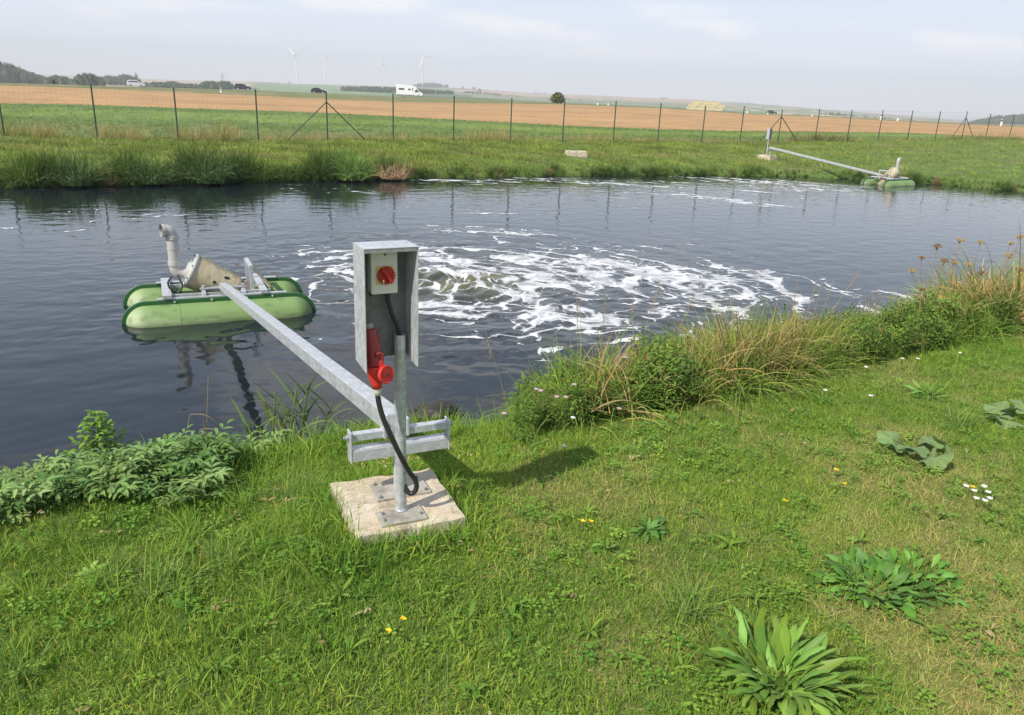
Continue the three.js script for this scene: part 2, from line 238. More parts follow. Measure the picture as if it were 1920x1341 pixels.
{
  const cells = (a, b, fineA, fineB, fine, mid, coarse) => { const o = []; let v = a; while (v < b - 1e-6) { o.push(v); const s = v >= fineA - 1e-6 && v < fineB - 1e-6 ? fine : v > fineA - 4 && v < fineB + 4 ? mid : coarse; v += s; if (v > fineA && o[o.length - 1] < fineA) v = fineA; if (v > fineB && o[o.length - 1] < fineB) v = fineB; } o.push(b); return o; };
  const xs = cells(-62, 62, PX0, PX1, 0.045, 0.3, 2), zl = cells(-44, -1.6, PZ0, PZ1, 0.045, 0.3, 1).reverse();
  const colour = (x, z) => { const dx = (x - boil[0] - 0.25) * 0.75, dz = z - boil[1], b = 0.9 * Math.exp(-(dx * dx + dz * dz) / 0.55) * clamp(0.85 + 0.9 * N3(x * 2.2, z * 2.2, 3), 0, 1), d = -shoreDist(x, z), m = sstep(1.3, 0.05, d + 0.5 * N3(x * 1.1, z * 1.1, 6)) * sstep(-1.4, -0.8, x) * 1.0;
    return [lerp(lerp(0.011, 0.185, b), 0.085, m), lerp(lerp(0.016, 0.18, b), 0.065, m), lerp(lerp(0.021, 0.065, b), 0.042, m)]; };
  struct('water', grid(xs.length - 1, zl.length - 1, (u, v, i, j) => ({ p: [xs[i], waveY(xs[i], zl[j]), zl[j]], uv: [xs[i], zl[j]], c: colour(xs[i], zl[j]) })), waterMat);
  // foam drifting on it: sheets a few millimetres above the same surface
  const foamTex = (x0, x1, z0, z1, w, h, amount) => tex(w, h, (u, v) => {
    const x = lerp(x0, x1, u), z = lerp(z1, z0, v), D = amount(x, z); if (D <= 0.01) return [1, 1, 1, 0];
    const wx = x + 0.5 * fbm(x * 0.7, z * 0.7, 11.3, 3) + 0.12 * N3(x * 3, z * 3, 3.3), wz = z + 0.5 * fbm(x * 0.7, z * 0.7, 21.7, 3) + 0.12 * N3(x * 3, z * 3, 8.3);
    const ridge = (n, k) => { const q = Math.max(0, 1 - Math.abs(n) * k); return q * q; }, dx = wx - boil[0], dz = wz - boil[1], rr = Math.hypot(dx, dz) + 0.01, ux = dx / rr, uz = dz / rr;
    const r0 = ridge(N3(rr * 1.7, ux * 1.3 + 4, uz * 1.3), 4.4), r1 = ridge(N3(wx * 0.9, wz * 0.9, 1.5), 4.2), r2 = ridge(N3(wx * 2.1, wz * 2.1, 4.5), 3.4), r3 = ridge(N3(wx * 5.2, wz * 5.2, 6.5), 2.8), r4 = ridge(N3(wx * 12, wz * 12, 16.5), 2.4), blob = fbm(wx * 0.6, wz * 0.6, 9.5, 4), fine = N3(x * 21, z * 21, 2.5), fine2 = N3(x * 44, z * 44, 7.5);
    const val = 0.78 * r0 + 0.28 * r1 + 0.38 * r2 + 0.32 * r3 + 0.16 * r4 + 0.62 * blob + 0.10 * fine, th = lerp(1.30, 0.24, D);
    const a = sstep(th - 0.05, th + 0.24, val), thin = 0.05 * sstep(th - 0.5, th, val) * D, w = clamp(0.80 + 0.30 * a * (0.4 + r3) + 0.16 * fine + 0.12 * fine2 - 0.1, 0.5, 1); return [w, w, w, clamp(Math.max(a * (0.62 + 0.25 * r2 + 0.2 * r3 + 0.14 * fine), thin), 0, 0.95)];
  });
  const ell = (x, z, cx, cz, rx, rz, n) => 1 - sstep(0.35, 1.05, Math.hypot((x - cx) / rx, (z - cz) / rz) + n);
  const amtA = (x, z) => { const n = 0.42 * fbm(x * 0.5, z * 0.5, 15.5, 3), r = Math.hypot(x - boil[0], z - boil[1]), k = edge(x, z); let D = Math.max(ell(x, z, 0.8, -11.5, 5.4, 4.2, n), 0.95 * ell(x, z, -2.2, -13.2, 2.4, 1.5, n), 0.8 * ell(x, z, -0.9, -16.2, 3.2, 0.9, n * 1.6), 1.0 * ell(x, z, 0.0, -9.5, 2.7, 1.8, n)); D *= 1 - 0.08 * Math.exp(-r * r / 0.6); return D * sstep(0, 0.3, k); };
  const amtB = (x, z) => { const n = 0.5 * fbm(x * 0.3, z * 0.5, 25.5, 3), e = sstep(0.2, 0.9, shoreAz(x, z)); return e * Math.max(0.88 * ell(x, z, 9.3, -29.8, 6, 3.2, n), 0.72 * ell(x, z, 2.5, -28.0, 8, 1.9, n), 0.6 * ell(x, z, -1.5, -26.3, 6, 1.5, n * 1.6), 0.5 * ell(x, z, 4, -25, 7, 4, n * 1.6), 0.45 * ell(x, z, -6.3, -22.3, 3.2, 1.1, n * 1.7), 0.45 * ell(x, z, -1.5, -18.8, 3, 0.9, n * 2)) * sstep(-18.05, -18.5, z); };
  const amtC = (x, z) => { const n = 0.5 * fbm(x * 0.4, z * 0.8, 35.5, 3); return Math.max(0.42 * ell(x, z, -7.6, -16.3, 2.8, 0.7, n * 1.6), 0.36 * ell(x, z, -10, -15.2, 3, 0.6, n * 1.8), 0.33 * ell(x, z, -8.5, -14.3, 2.5, 0.5, n * 1.8)) * sstep(-6.02, -6.4, x) * sstep(-17.95, -17.3, z); };
  const foam = new THREE.Group(); add(foam, 'foam'); tag(foam, 'white foam drifting in nets and streaks on the pond surface', 'foam', null, 'stuff');
  const fm = (t) => new THREE.MeshStandardMaterial({ color: C(0.70, 0.71, 0.72), map: t, bumpMap: t, bumpScale: 0.018, transparent: true, roughness: 0.75 });
  const sheet = (x0, x1, z0, z1, w, h, amt, xl, zl2, name) => { const t = foamTex(x0, x1, z0, z1, w, h, amt); t.wrapS = t.wrapT = THREE.ClampToEdgeWrapping;
    part(foam, name, grid(xl.length - 1, zl2.length - 1, (u, v, i, j) => ({ p: [xl[i], waveY(xl[i], zl2[j]) + 0.004, zl2[j]], uv: [(xl[i] - x0) / (x1 - x0), (z1 - zl2[j]) / (z1 - z0)] })), fm(t)); };
  sheet(PX0, PX1, PZ0, PZ1, 2048, 1608, amtA, xs.filter((x) => x >= PX0 && x <= PX1), zl.filter((z) => z >= PZ0 && z <= PZ1), 'foam_sheet');
  sheet(-12, 17, -33, -18, 2048, 1060, amtB, [-12, 17], [-18, -33], 'foam_sheet');
  sheet(-14, -6, -18, -12.5, 1024, 704, amtC, [-14, -6], [-12.5, -18], 'foam_sheet');
}

// ---------------------------------------------------------------- materials of the machinery
const worley = (u, v, n, seed) => { let b = 9, id = 0; const x = u * n, y = v * n, ix = Math.floor(x), iy = Math.floor(y); for (let j = -1; j <= 1; j++) for (let i = -1; i <= 1; i++) { const cx = ix + i, cy = iy + j, wx = ((cx % n) + n) % n, wy = ((cy % n) + n) % n, h1 = Math.abs(Math.sin(wx * 127.1 + wy * 311.7 + seed) * 43758.5453) % 1, h2 = Math.abs(Math.sin(wx * 269.5 + wy * 183.3 + seed) * 24634.63) % 1, d = Math.hypot(cx + h1 - x, cy + h2 - y); if (d < b) { b = d; id = (h1 * 7.31 + h2 * 3.17) % 1; } } return [b, id]; };
const galvTex = tex(512, 512, (u, v) => { const [, id] = worley(u, v, 22, 3), n = wrapNoise(u, v, 5, 4.4, 4), k = clamp(0.70 + 0.22 * id + 0.30 * n, 0.3, 1); return [k, k, k * 1.01]; }, { repeat: [1 / 0.34, 1 / 0.34] });
const galvRough = tex(256, 256, (u, v) => { const n = wrapNoise(u, v, 6, 2.4, 4); return [1, clamp(0.55 + 0.5 * n, 0.3, 1), 1]; }, { repeat: [1 / 0.34, 1 / 0.34] });
const galv = std({ color: C(0.66, 0.68, 0.70), map: galvTex, roughnessMap: galvRough, roughness: 0.75, metalness: 0.35 });
const galvDark = std({ color: C(0.42, 0.44, 0.46), map: galvTex, roughness: 0.6, metalness: 0.4 });
const shadeAndGrime = std({ color: C(0.20, 0.21, 0.21), map: galvTex, roughnessMap: galvRough, roughness: 0.9, metalness: 0.2 });  // shade inside the hood painted into the colour, with some grime
const boltMat = std({ color: C(0.30, 0.29, 0.27), roughness: 0.5, metalness: 0.7 });
const rubber = std({ color: C(0.022, 0.022, 0.024), roughness: 0.5 });
const darkHole = std({ color: C(0.012, 0.012, 0.012), roughness: 0.9 });
const concTex = tex(512, 512, (u, v) => { const n = wrapNoise(u, v, 5, 3.1, 5), m = wrapNoise(u, v, 24, 7.7, 3), k = clamp(0.80 + 0.38 * n + 0.28 * m, 0.3, 1), s = clamp(0.45 - 2.0 * wrapNoise(u, v, 4, 12.7, 4), 0, 1) * 0.22, g = clamp(2.2 * wrapNoise(u, v, 3, 22.7, 4) - 0.12, 0, 0.5), q = 1 - g * 0.9; return [k * q, k * q * (0.985 - s * 0.4), k * q * (0.95 - s)]; }, { repeat: [1 / 0.42, 1 / 0.42] });
const concBump = tex(512, 512, (u, v) => { const [d] = worley(u, v, 40, 9); return clamp(0.5 + 0.5 * wrapNoise(u, v, 12, 1.7, 5) - 0.35 * sstep(0.35, 0.1, d) * (wrapNoise(u, v, 6, 5.5, 2) > 0.05 ? 1 : 0), 0, 1); }, { float: true, repeat: [1 / 0.42, 1 / 0.42] });
const concrete = std({ color: C(0.66, 0.585, 0.475), map: concTex, bumpMap: concBump, bumpScale: 0.006, roughness: 0.95 });

function block(w, h, d, rough, seed) {                             // cast block with worn edges, its top at y = 0
  const g = new THREE.BoxGeometry(w, h, d, 26, 12, 28), p = g.attributes.position, n = g.attributes.normal;
  for (let i = 0; i < p.count; i++) {
    let x = p.getX(i), y = p.getY(i), z = p.getZ(i); const q = rough;
    const ex = Math.max(0, Math.abs(x) / (w / 2) - 0.9) * 10, ey = Math.max(0, Math.abs(y) / (h / 2) - 0.82) * 5.5, ez = Math.max(0, Math.abs(z) / (d / 2) - 0.9) * 10, e = (ex > 0.2) + (ey > 0.2) + (ez > 0.2) > 1 ? 1 : 0;
    const chip = e * q * 1.6 * Math.max(0, 0.25 + N3(x * 9 + seed, y * 9, z * 9));
    x -= Math.sign(x) * chip * (ex > 0.2 ? 1 : 0); y -= Math.sign(y) * chip * (ey > 0.2 ? 1 : 0) * 0.8; z -= Math.sign(z) * chip * (ez > 0.2 ? 1 : 0);
    p.setXYZ(i, x + q * 0.6 * N3(x * 7 + seed, y * 7, z * 7), y + q * 0.45 * N3(x * 8, y * 8 + seed, z * 8), z + q * 0.6 * N3(x * 7, y * 7, z * 7 + seed));
  }
  g.computeVertexNormals(); g.translate(0, -h / 2, 0); return metric(g);
}
function hexBolt(x, y, z, r = 0.009, axis = 'y') { const g = new THREE.CylinderGeometry(r, r, r * 1.1, 6); const s = new THREE.CylinderGeometry(r * 0.5, r * 0.5, r * 2.6, 8); for (const q of [g, s]) { if (axis === 'x') q.rotateZ(Math.PI / 2); if (axis === 'z') q.rotateX(Math.PI / 2); q.translate(x, y, z); } return join([g, s]); }

// ---------------------------------------------------------------- switch post with hood
const plateTop = 0.013, plateMat = std({ color: C(0.50, 0.485, 0.45), map: concTex, roughnessMap: galvRough, roughness: 0.9, metalness: 0.1 });
function makeControlPost() {
  const t = thing('control_post', 'galvanised post with hooded switch, red plug and black cable on the near concrete block', 'switch post');
  part(t, 'base_plate', bx(0.20, 0.011, 0.115, -0.012, 0.0065, 0.045), plateMat);
  for (const [x, z] of [[-0.09, 0.07], [0.07, 0.065], [-0.085, 0.015]]) part(t, 'bolt', hexBolt(x, plateTop + 0.002, z, 0.007), boltMat);
  const pg = metric(new THREE.CylinderGeometry(0.0235, 0.0235, 0.79, 28, 1, true)); pg.translate(0, 0.395 + 0.012, 0);
  const pi = new THREE.CylinderGeometry(0.0205, 0.0205, 0.10, 24, 1, true); pi.translate(0, 0.752, 0); const ring = new THREE.RingGeometry(0.0205, 0.0235, 28); ring.rotateX(-Math.PI / 2); ring.translate(0, 0.802, 0);
  const weld = new THREE.TorusGeometry(0.0245, 0.004, 6, 28); weld.rotateX(Math.PI / 2); weld.translate(0, 0.016, 0);
  const post = part(t, 'post', [pg, prep(pi), prep(ring), prep(weld)], std({ color: C(0.60, 0.62, 0.64), map: galvTex, roughnessMap: galvRough, roughness: 0.7, metalness: 0.35, side: THREE.DoubleSide }));
  const turn = rad(3), H = (g) => { g.rotateY(turn); return g; };
  const top = 1.167, bot = 0.705, xL = -0.171, xR = 0.037, zb = -0.032, zf = 0.104, s = 0.003;
  const side = (x) => { const sh = new THREE.Shape(); sh.moveTo(-zb, bot - 0.0); sh.lineTo(-zf, bot - 0.012); sh.lineTo(-zf, top); sh.lineTo(-zb, top); sh.closePath(); const g = new THREE.ExtrudeGeometry(sh, { depth: s, bevelEnabled: true, bevelSize: 0.0007, bevelThickness: 0.0007, bevelSegments: 1 }); g.rotateY(Math.PI / 2); g.translate(x - s / 2, 0, 0); return metric(g); };
  const hood = part(t, 'hood', [side(xL), side(xR), bx(xR - xL + 0.006, s, zf - zb + 0.006, (xL + xR) / 2, top + 0.0035, (zf + zb) / 2 + 0.002, 0.0009), bx(xR - xL - 0.006, 0.014, s, (xL + xR) / 2, top - 0.007, zf - 0.004, 0.0008)].map(H), galv);
  part(hood, 'back_panel', H(bx(xR - xL - 0.004, top - bot, s, (xL + xR) / 2, (top + bot) / 2, zb, 0.0008)), shadeAndGrime, 'back sheet of the hood, coloured dark to stand for the shade inside, with some grime');
  for (const [x, y] of [[-0.15, 1.02], [-0.15, 0.78], [0.018, 0.74]]) part(hood, 'rivet', H(hexBolt(x, y, zb + 0.003, 0.005, 'z')), boltMat);
  const plastic = std({ color: C(0.68, 0.67, 0.58), roughness: 0.45 });
  const sw = part(t, 'switch_housing', [bx(0.102, 0.162, 0.05, -0.071, 1.062, -0.004, 0.005), bx(0.106, 0.166, 0.012, -0.071, 1.062, 0.026, 0.004)].map(H), plastic);
  part(sw, 'yellow_plate', H(bx(0.066, 0.07, 0.004, -0.071, 1.054, 0.0345, 0.0015)), std({ color: C(0.68, 0.47, 0.12), roughness: 0.5 }), 'faded yellow square plate behind the knob');
  const red = std({ color: C(0.40, 0.012, 0.014), roughness: 0.35 }), knobG = [cyl(0.033, 0.031, [-0.068, 1.054, 0.036], [-0.068, 1.054, 0.052], 36)]; const grip = bx(0.016, 0.062, 0.018, 0, 0, 0, 0.004); grip.rotateZ(rad(35)); grip.translate(-0.068, 1.054, 0.06); knobG.push(grip);
  for (let k = 0; k < 18; k++) { const a = k / 18 * 6.283; knobG.push(cyl(0.0028, 0.0028, [-0.068 + 0.0325 * Math.cos(a), 1.054 + 0.0325 * Math.sin(a), 0.037], [-0.068 + 0.0325 * Math.cos(a), 1.054 + 0.0325 * Math.sin(a), 0.051], 6)); }
  const kn = part(sw, 'rotary_knob', knobG.map(H), red, 'red rotary switch knob');
  part(sw, 'knob_mark', H(bx(0.006, 0.012, 0.002, -0.082, 1.034, 0.0535, 0.0008)), std({ color: C(0.75, 0.73, 0.68), roughness: 0.5 }));
  part(sw, 'screw', [cyl(0.004, 0.004, [-0.068, 1.132, 0.031], [-0.068, 1.132, 0.034], 10)].map(H), darkHole);
  parts(sw, 'cable_gland', [cyl(0.012, 0.011, [-0.05, 0.984, -0.002], [-0.049, 0.962, -0.002], 10), cyl(0.008, 0.008, [-0.112, 0.984, -0.004], [-0.112, 0.968, -0.004], 10)].map(H), rubber);
  part(t, 'switch_cable', tube([[-0.05, 0.975, 0.0], [-0.046, 0.935, 0.004], [-0.03, 0.88, 0.006], [-0.01, 0.83, 0.003], [-0.004, 0.80, 0], [-0.002, 0.74, 0]], 0.0085, 30, 10), rubber);
  part(t, 'thin_wire', tube([[-0.112, 0.972, -0.004], [-0.116, 0.93, 0.004], [-0.122, 0.88, 0.018], [-0.128, 0.858, 0.028]], 0.0022, 20, 6), std({ color: C(0.16, 0.16, 0.15), roughness: 0.6 }));
  // plug and socket hanging out of the hood
  const dred = std({ color: C(0.25, 0.022, 0.024), roughness: 0.42 }), bred = std({ color: C(0.60, 0.035, 0.03), roughness: 0.38 });
  const lathe = (pts, a, b) => { const A = V3(...a), B = V3(...b), g = new THREE.LatheGeometry(pts.map(([r, q]) => new THREE.Vector2(r, q * A.distanceTo(B))), 28); g.applyQuaternion(new THREE.Quaternion().setFromUnitVectors(V3(0, 1, 0), B.clone().sub(A).normalize())); g.translate(A.x, A.y, A.z); return prep(g); };
  const pa = [-0.132, 0.848, 0.04], pb = [-0.117, 0.702, 0.058], pc = [-0.112, 0.608, 0.064];
  const sock = part(t, 'socket_sleeve', lathe([[0.001, 0], [0.020, 0], [0.024, 0.04], [0.026, 0.1], [0.031, 0.22], [0.031, 0.7], [0.035, 0.74], [0.035, 0.97], [0.033, 1], [0.001, 1]], pa, pb), dred, 'dark red socket half of the connector');
  part(sock, 'grey_collar', lathe([[0.001, 0], [0.013, 0], [0.016, 0.3], [0.016, 1], [0.001, 1]], [-0.1335, 0.868, 0.037], [-0.1318, 0.846, 0.04]), std({ color: C(0.33, 0.33, 0.31), roughness: 0.6 }));
  const plug = part(t, 'plug', lathe([[0.001, 0], [0.034, 0], [0.0345, 0.08], [0.033, 0.3], [0.029, 0.55], [0.022, 0.8], [0.019, 1], [0.001, 1]], pb, pc), bred, 'bright red plug with a round lid');
  const lid = new THREE.CylinderGeometry(0.034, 0.0345, 0.012, 36); lid.rotateX(Math.PI / 2 - 0.15); lid.rotateY(0.45); lid.translate(-0.087, 0.674, 0.098);
  const rim = new THREE.TorusGeometry(0.033, 0.0035, 8, 36); rim.rotateX(-0.15); rim.rotateY(0.45); rim.translate(-0.0845, 0.675, 0.1035);
  const hub = bx(0.03, 0.02, 0.006, -0.0835, 0.676, 0.106, 0.002, [-0.15, 0.45, 0]);
  part(plug, 'lid', [prep(lid), prep(rim), bx(0.02, 0.034, 0.012, -0.101, 0.713, 0.086, 0.003, [-0.1, 0.3, 0.15])], bred);
  parts(plug, 'lid_catch', [tube([[-0.121, 0.742, 0.089], [-0.119, 0.758, 0.092], [-0.106, 0.762, 0.094], [-0.095, 0.753, 0.095], [-0.096, 0.735, 0.094]], 0.0045, 20, 8), hub], dred);
  part(plug, 'gland_nut', [lathe([[0.001, 0], [0.015, 0], [0.016, 0.25], [0.0145, 0.5], [0.0155, 0.55], [0.012, 1], [0.001, 1]], [-0.112, 0.611, 0.0635], [-0.11, 0.578, 0.064])], std({ color: C(0.55, 0.52, 0.42), roughness: 0.5 }));
  part(t, 'supply_cable', tube([[-0.111, 0.585, 0.064], [-0.108, 0.55, 0.066], [-0.092, 0.48, 0.072], [-0.066, 0.41, 0.078], [-0.028, 0.315, 0.08], [0.016, 0.222, 0.07], [0.046, 0.172, 0.055], [0.055, 0.132, 0.045], [0.047, 0.104, 0.036], [0.030, 0.098, 0.028], [0.016, 0.118, 0.018], [0.008, 0.145, 0.006]], 0.0108, 70, 12), rubber, 'thick black cable that loops down to the foot of the post');
  return t;
}
const standPos = V3(-0.4508, 0.9, -2.93), standTurn = rad(25);
const cp = makeControlPost(); cp.position.copy(standPos); cp.rotation.y = standTurn;
{
  const b = part(scene, 'concrete_block', block(0.48, 0.42, 0.50, 0.010, 2.2), concrete); b.position.set(-0.489, 0.9, -3.035); b.rotation.y = standTurn;
  tag(b, 'worn cream concrete block in the near lawn under the hooded switch post', 'concrete block', 'concrete footings around the pond');
}

// ---------------------------------------------------------------- floating aerators
const pontoonMat = std({ vertexColors: true, roughness: 0.6 }), finMat = std({ color: C(0.030, 0.115, 0.035), roughness: 0.45 });
const tan = std({ color: C(0.60, 0.54, 0.385), map: concTex, roughness: 0.6 }), pvc = std({ color: C(0.44, 0.42, 0.40), roughness: 0.45, side: THREE.DoubleSide }), lidMat = std({ color: C(0.60, 0.59, 0.56), map: galvTex, roughness: 0.55 });
function makeAerator() {
  const t = thing('floating_aerator', 'green twin pontoon aerator with tan housing and grey pipe, nearest on the pond', 'pond aerator');
  const rP = 0.235, half = 0.885, up = 0.115;
  const cap = new THREE.CapsuleGeometry(rP, half * 2, 18, 72, 70); cap.rotateZ(Math.PI / 2);
  { const p = cap.attributes.position, c = []; for (let i = 0; i < p.count; i++) { const x = p.getX(i), y = p.getY(i), z = p.getZ(i), n = fbm(x * 2.2, y * 5, z * 5, 4), pale = clamp(0.55 * sstep(0.02, -0.0, y - 0.05 - 0.25 * n) * 0.6 + sstep(-0.75, -1.08, x + 0.25 * n) * 0.75, 0, 0.85), dk = sstep(0.8, 1.1, x + 0.3 * n) * 0.55, al = Math.max(sstep(0.075, -0.01, y + 0.05 * n) * 0.75, 0.4 * sstep(0.08, 0.35, fbm(x * 6, y * 9, z * 9 + 3, 4)), 0.5 * sstep(0.18, 0.3, fbm(x * 2.5, y * 14, z * 14 + 9, 4)) * sstep(0.2, 0.05, y));
      const k = 1 + 0.12 * n; c.push(lerp(lerp(0.185, 0.39, pale), 0.075, Math.max(dk, al)) * k, lerp(lerp(0.290, 0.45, pale), 0.10, Math.max(dk, al)) * k, lerp(lerp(0.098, 0.27, pale), 0.045, Math.max(dk, al)) * k); } cap.setAttribute('color', new THREE.Float32BufferAttribute(c, 3)); }
  const stad = (r) => { const s = new THREE.Shape(); s.moveTo(-half, -r); s.lineTo(half, -r); s.absarc(half, 0, r, -Math.PI / 2, Math.PI / 2, false); s.lineTo(-half, r); s.absarc(-half, 0, r, Math.PI / 2, Math.PI * 1.5, false); return s; };
  const fs = stad(0.281); fs.holes.push(new THREE.Path(stad(0.215).getPoints(24).reverse()));
  const fin = new THREE.ExtrudeGeometry(fs, { depth: 0.03, bevelEnabled: true, bevelSize: 0.004, bevelThickness: 0.004, bevelSegments: 1, curveSegments: 24 }); fin.translate(0, 0, -0.015);
  for (const z of [0, -0.95]) {
    const m = part(t, 'pontoon', cap, pontoonMat); m.position.z = z; part(m, 'fin', fin, finMat, 'dark green rim around the pontoon');
    const seam = new THREE.TorusGeometry(rP + 0.0005, 0.003, 6, 48); seam.rotateY(Math.PI / 2); seam.translate(-0.5, 0, 0); part(m, 'seam', seam, std({ color: C(0.13, 0.2, 0.07), roughness: 0.7 }));
    for (const x of [-0.55, -0.12, 0.3, 0.62]) part(m, 'bolt', hexBolt(x, 0.262, 0.022, 0.014, 'z'), lidMat);
  }
  const y0 = 0.298;
  parts(t, 'deck_rail', [bx(1.55, 0.02, 0.055, 0.03, y0, -0.012), bx(1.55, 0.02, 0.055, 0.03, y0, -0.94), bx(1.25, 0.045, 0.035, 0.0, y0 - 0.015, -0.20), bx(1.25, 0.045, 0.035, 0.0, y0 - 0.015, -0.76)], galv);
  for (const [x, w] of [[-0.63, 0.105], [0.52, 0.085]]) part(t, 'cross_beam', bx(w, 0.045, 1.02, x, y0 + 0.03, -0.475), galv);
  parts(t, 'short_beam', [bx(0.05, 0.05, 0.2, -0.2, y0 + 0.012, -0.11), bx(0.05, 0.05, 0.2, 0.28, y0 + 0.012, -0.11)], galv);
  for (const x of [-0.2, 0.28]) part(t, 'roller_post', [bx(0.035, 0.10, 0.035, x, y0 + 0.05, -0.2)], galv);
  part(t, 'roller', [cyl(0.02, 0.02, [-0.24, y0 + 0.055, -0.2], [0.32, y0 + 0.055, -0.2], 16), cyl(0.026, 0.026, [-0.10, y0 + 0.055, -0.2], [0.16, y0 + 0.055, -0.2], 16)], galvDark);
  for (const z of [-0.24, -0.72]) part(t, 'lifting_post', bx(0.045, 0.32, 0.045, 0.40, y0 + 0.13, z), galv);
  part(t, 'lifting_bar', bx(0.05, 0.045, 0.53, 0.40, y0 + 0.305, -0.48), galv);
  part(t, 'strut', beam([0.43, y0 + 0.27, -0.60], [0.66, y0 - 0.02, -0.40], 0.06, 0.018), tan);
  // inclined housing
  const a = V3(0.875, -0.484, 0).normalize(), o = V3(-0.33, 0.425 + up, -0.475), at = (s) => o.clone().addScaledVector(a, s).toArray();
  const body = part(t, 'housing', [cyl(0.222, 0.180, at(0.02), at(0.60), 40, true)], tan, 'tan inclined motor housing');
  body.material.side = THREE.DoubleSide;
  part(t, 'lid_disc', [cyl(0.238, 0.242, at(-0.012), at(0.008), 44), cyl(0.228, 0.228, at(0.013), at(0.03), 44), cyl(0.10, 0.12, at(-0.06), at(-0.012), 30)], lidMat);
  for (let k = 0; k < 8; k++) { const an = k / 8 * 6.283 + 0.3, n1 = V3(0.484, 0.875, 0), v = n1.multiplyScalar(0.222 * Math.cos(an)).add(V3(0, 0, 0.222 * Math.sin(an))), p = o.clone().addScaledVector(a, -0.018).add(v); part(t, 'bolt', hexBolt(p.x, p.y, p.z, 0.011), boltMat); }
  part(t, 'outlet', [cyl(0.180, 0.105, at(0.60), at(1.22), 36, true), cyl(0.187, 0.187, at(0.585), at(0.615), 40)], std({ color: C(0.36, 0.32, 0.25), map: concTex, roughness: 0.7, side: THREE.DoubleSide }), 'weathered grey outlet that dips into the water');
  part(t, 'ridge_strip', beam(V3(...at(0.02)).add(V3(0.484, 0.875, 0).multiplyScalar(0.226)).toArray(), V3(...at(0.6)).add(V3(0.484, 0.875, 0).multiplyScalar(0.182)).toArray(), 0.05, 0.014), std({ color: C(0.30, 0.27, 0.13), roughness: 0.7 }));
  for (const [s, an] of [[0.41, 0.85], [0.44, 0.78], [0.30, 1.45], [0.5, 1.6]]) { const r = lerp(0.222, 0.180, (s - 0.02) / 0.58), n1 = V3(0.484, 0.875, 0).multiplyScalar(Math.cos(an)).add(V3(0, 0, Math.sin(an))), p = V3(...at(s)), q = p.clone().addScaledVector(n1, r - 0.006), e = p.clone().addScaledVector(n1, r + 0.004); part(body, 'hole', cyl(0.02, 0.02, q.toArray(), e.toArray(), 14), darkHole); }
  // grey vent pipe with two bends
  const px = -0.50, pz = -0.475, pr = 0.070;
  const bend = (c, n) => prep(new THREE.TubeGeometry(new THREE.CatmullRomCurve3(c.map((p) => V3(...p))), n, pr, 22, false));
  const PU = (g) => { g.translate(0, up, 0); return g; };
  const pipe = part(t, 'vent_pipe', [cyl(pr, pr, [px, 0.48, pz], [px, 0.89, pz], 26, true), bend([[px, 0.49, pz], [px + 0.003, 0.455, pz], [px + 0.03, 0.415, pz], [px + 0.075, 0.40, pz], [px + 0.15, 0.395, pz], [px + 0.20, 0.392, pz]], 22)].map(PU), pvc);
  part(pipe, 'elbow', [bend([[px, 0.86, pz], [px - 0.003, 0.90, pz + 0.001], [px - 0.02, 0.935, pz + 0.006], [px - 0.055, 0.955, pz + 0.014], [px - 0.115, 0.958, pz + 0.03]], 22)].map(PU), pvc);
  parts(pipe, 'collar', [cyl(0.081, 0.081, [px, 0.505, pz], [px, 0.56, pz], 26), cyl(0.075, 0.075, [px, 0.715, pz], [px, 0.725, pz], 26), cyl(0.081, 0.081, [px, 0.84, pz], [px, 0.885, pz], 26), cyl(0.080, 0.082, [px - 0.085, 0.957, pz + 0.021], [px - 0.122, 0.959, pz + 0.031], 26, true)].map(PU), pvc);
  part(pipe, 'pipe_mouth', PU(cyl(0.068, 0.068, [px - 0.075, 0.957, pz + 0.019], [px - 0.08, 0.957, pz + 0.02], 24)), darkHole);
  part(t, 'hose', tube([[-0.46, 0.31, -0.30], [-0.50, 0.30, -0.28], [-0.58, 0.36, -0.27], [-0.60, 0.44, -0.28], [-0.55, 0.52, -0.30]], 0.013, 30, 8), rubber);
  part(t, 'hose', tube([[-0.50, 0.30, -0.26], [-0.45, 0.36, -0.27], [-0.44, 0.42, -0.28], [-0.47, 0.48, -0.31], [-0.475, 0.50, -0.4]], 0.012, 30, 8), rubber);
  return t;
}
const aer = makeAerator(); aer.scale.setScalar(0.94); aer.position.set(-3.49, -0.015, -8.87); aer.rotation.y = rad(25.28); aer.updateMatrixWorld(true);
const aer2 = aer.clone(); aer2.name = numbered('floating_aerator'); scene.add(aer2); aer2.userData = { label: 'green twin pontoon aerator by the far bank, small in the distance', category: 'pond aerator' };
{ const p = onY(1668, 347, 0); aer2.position.set(p.x - 0.25, -0.015, p.z - 0.55); aer2.rotation.y = rad(216); aer2.updateMatrixWorld(true); }

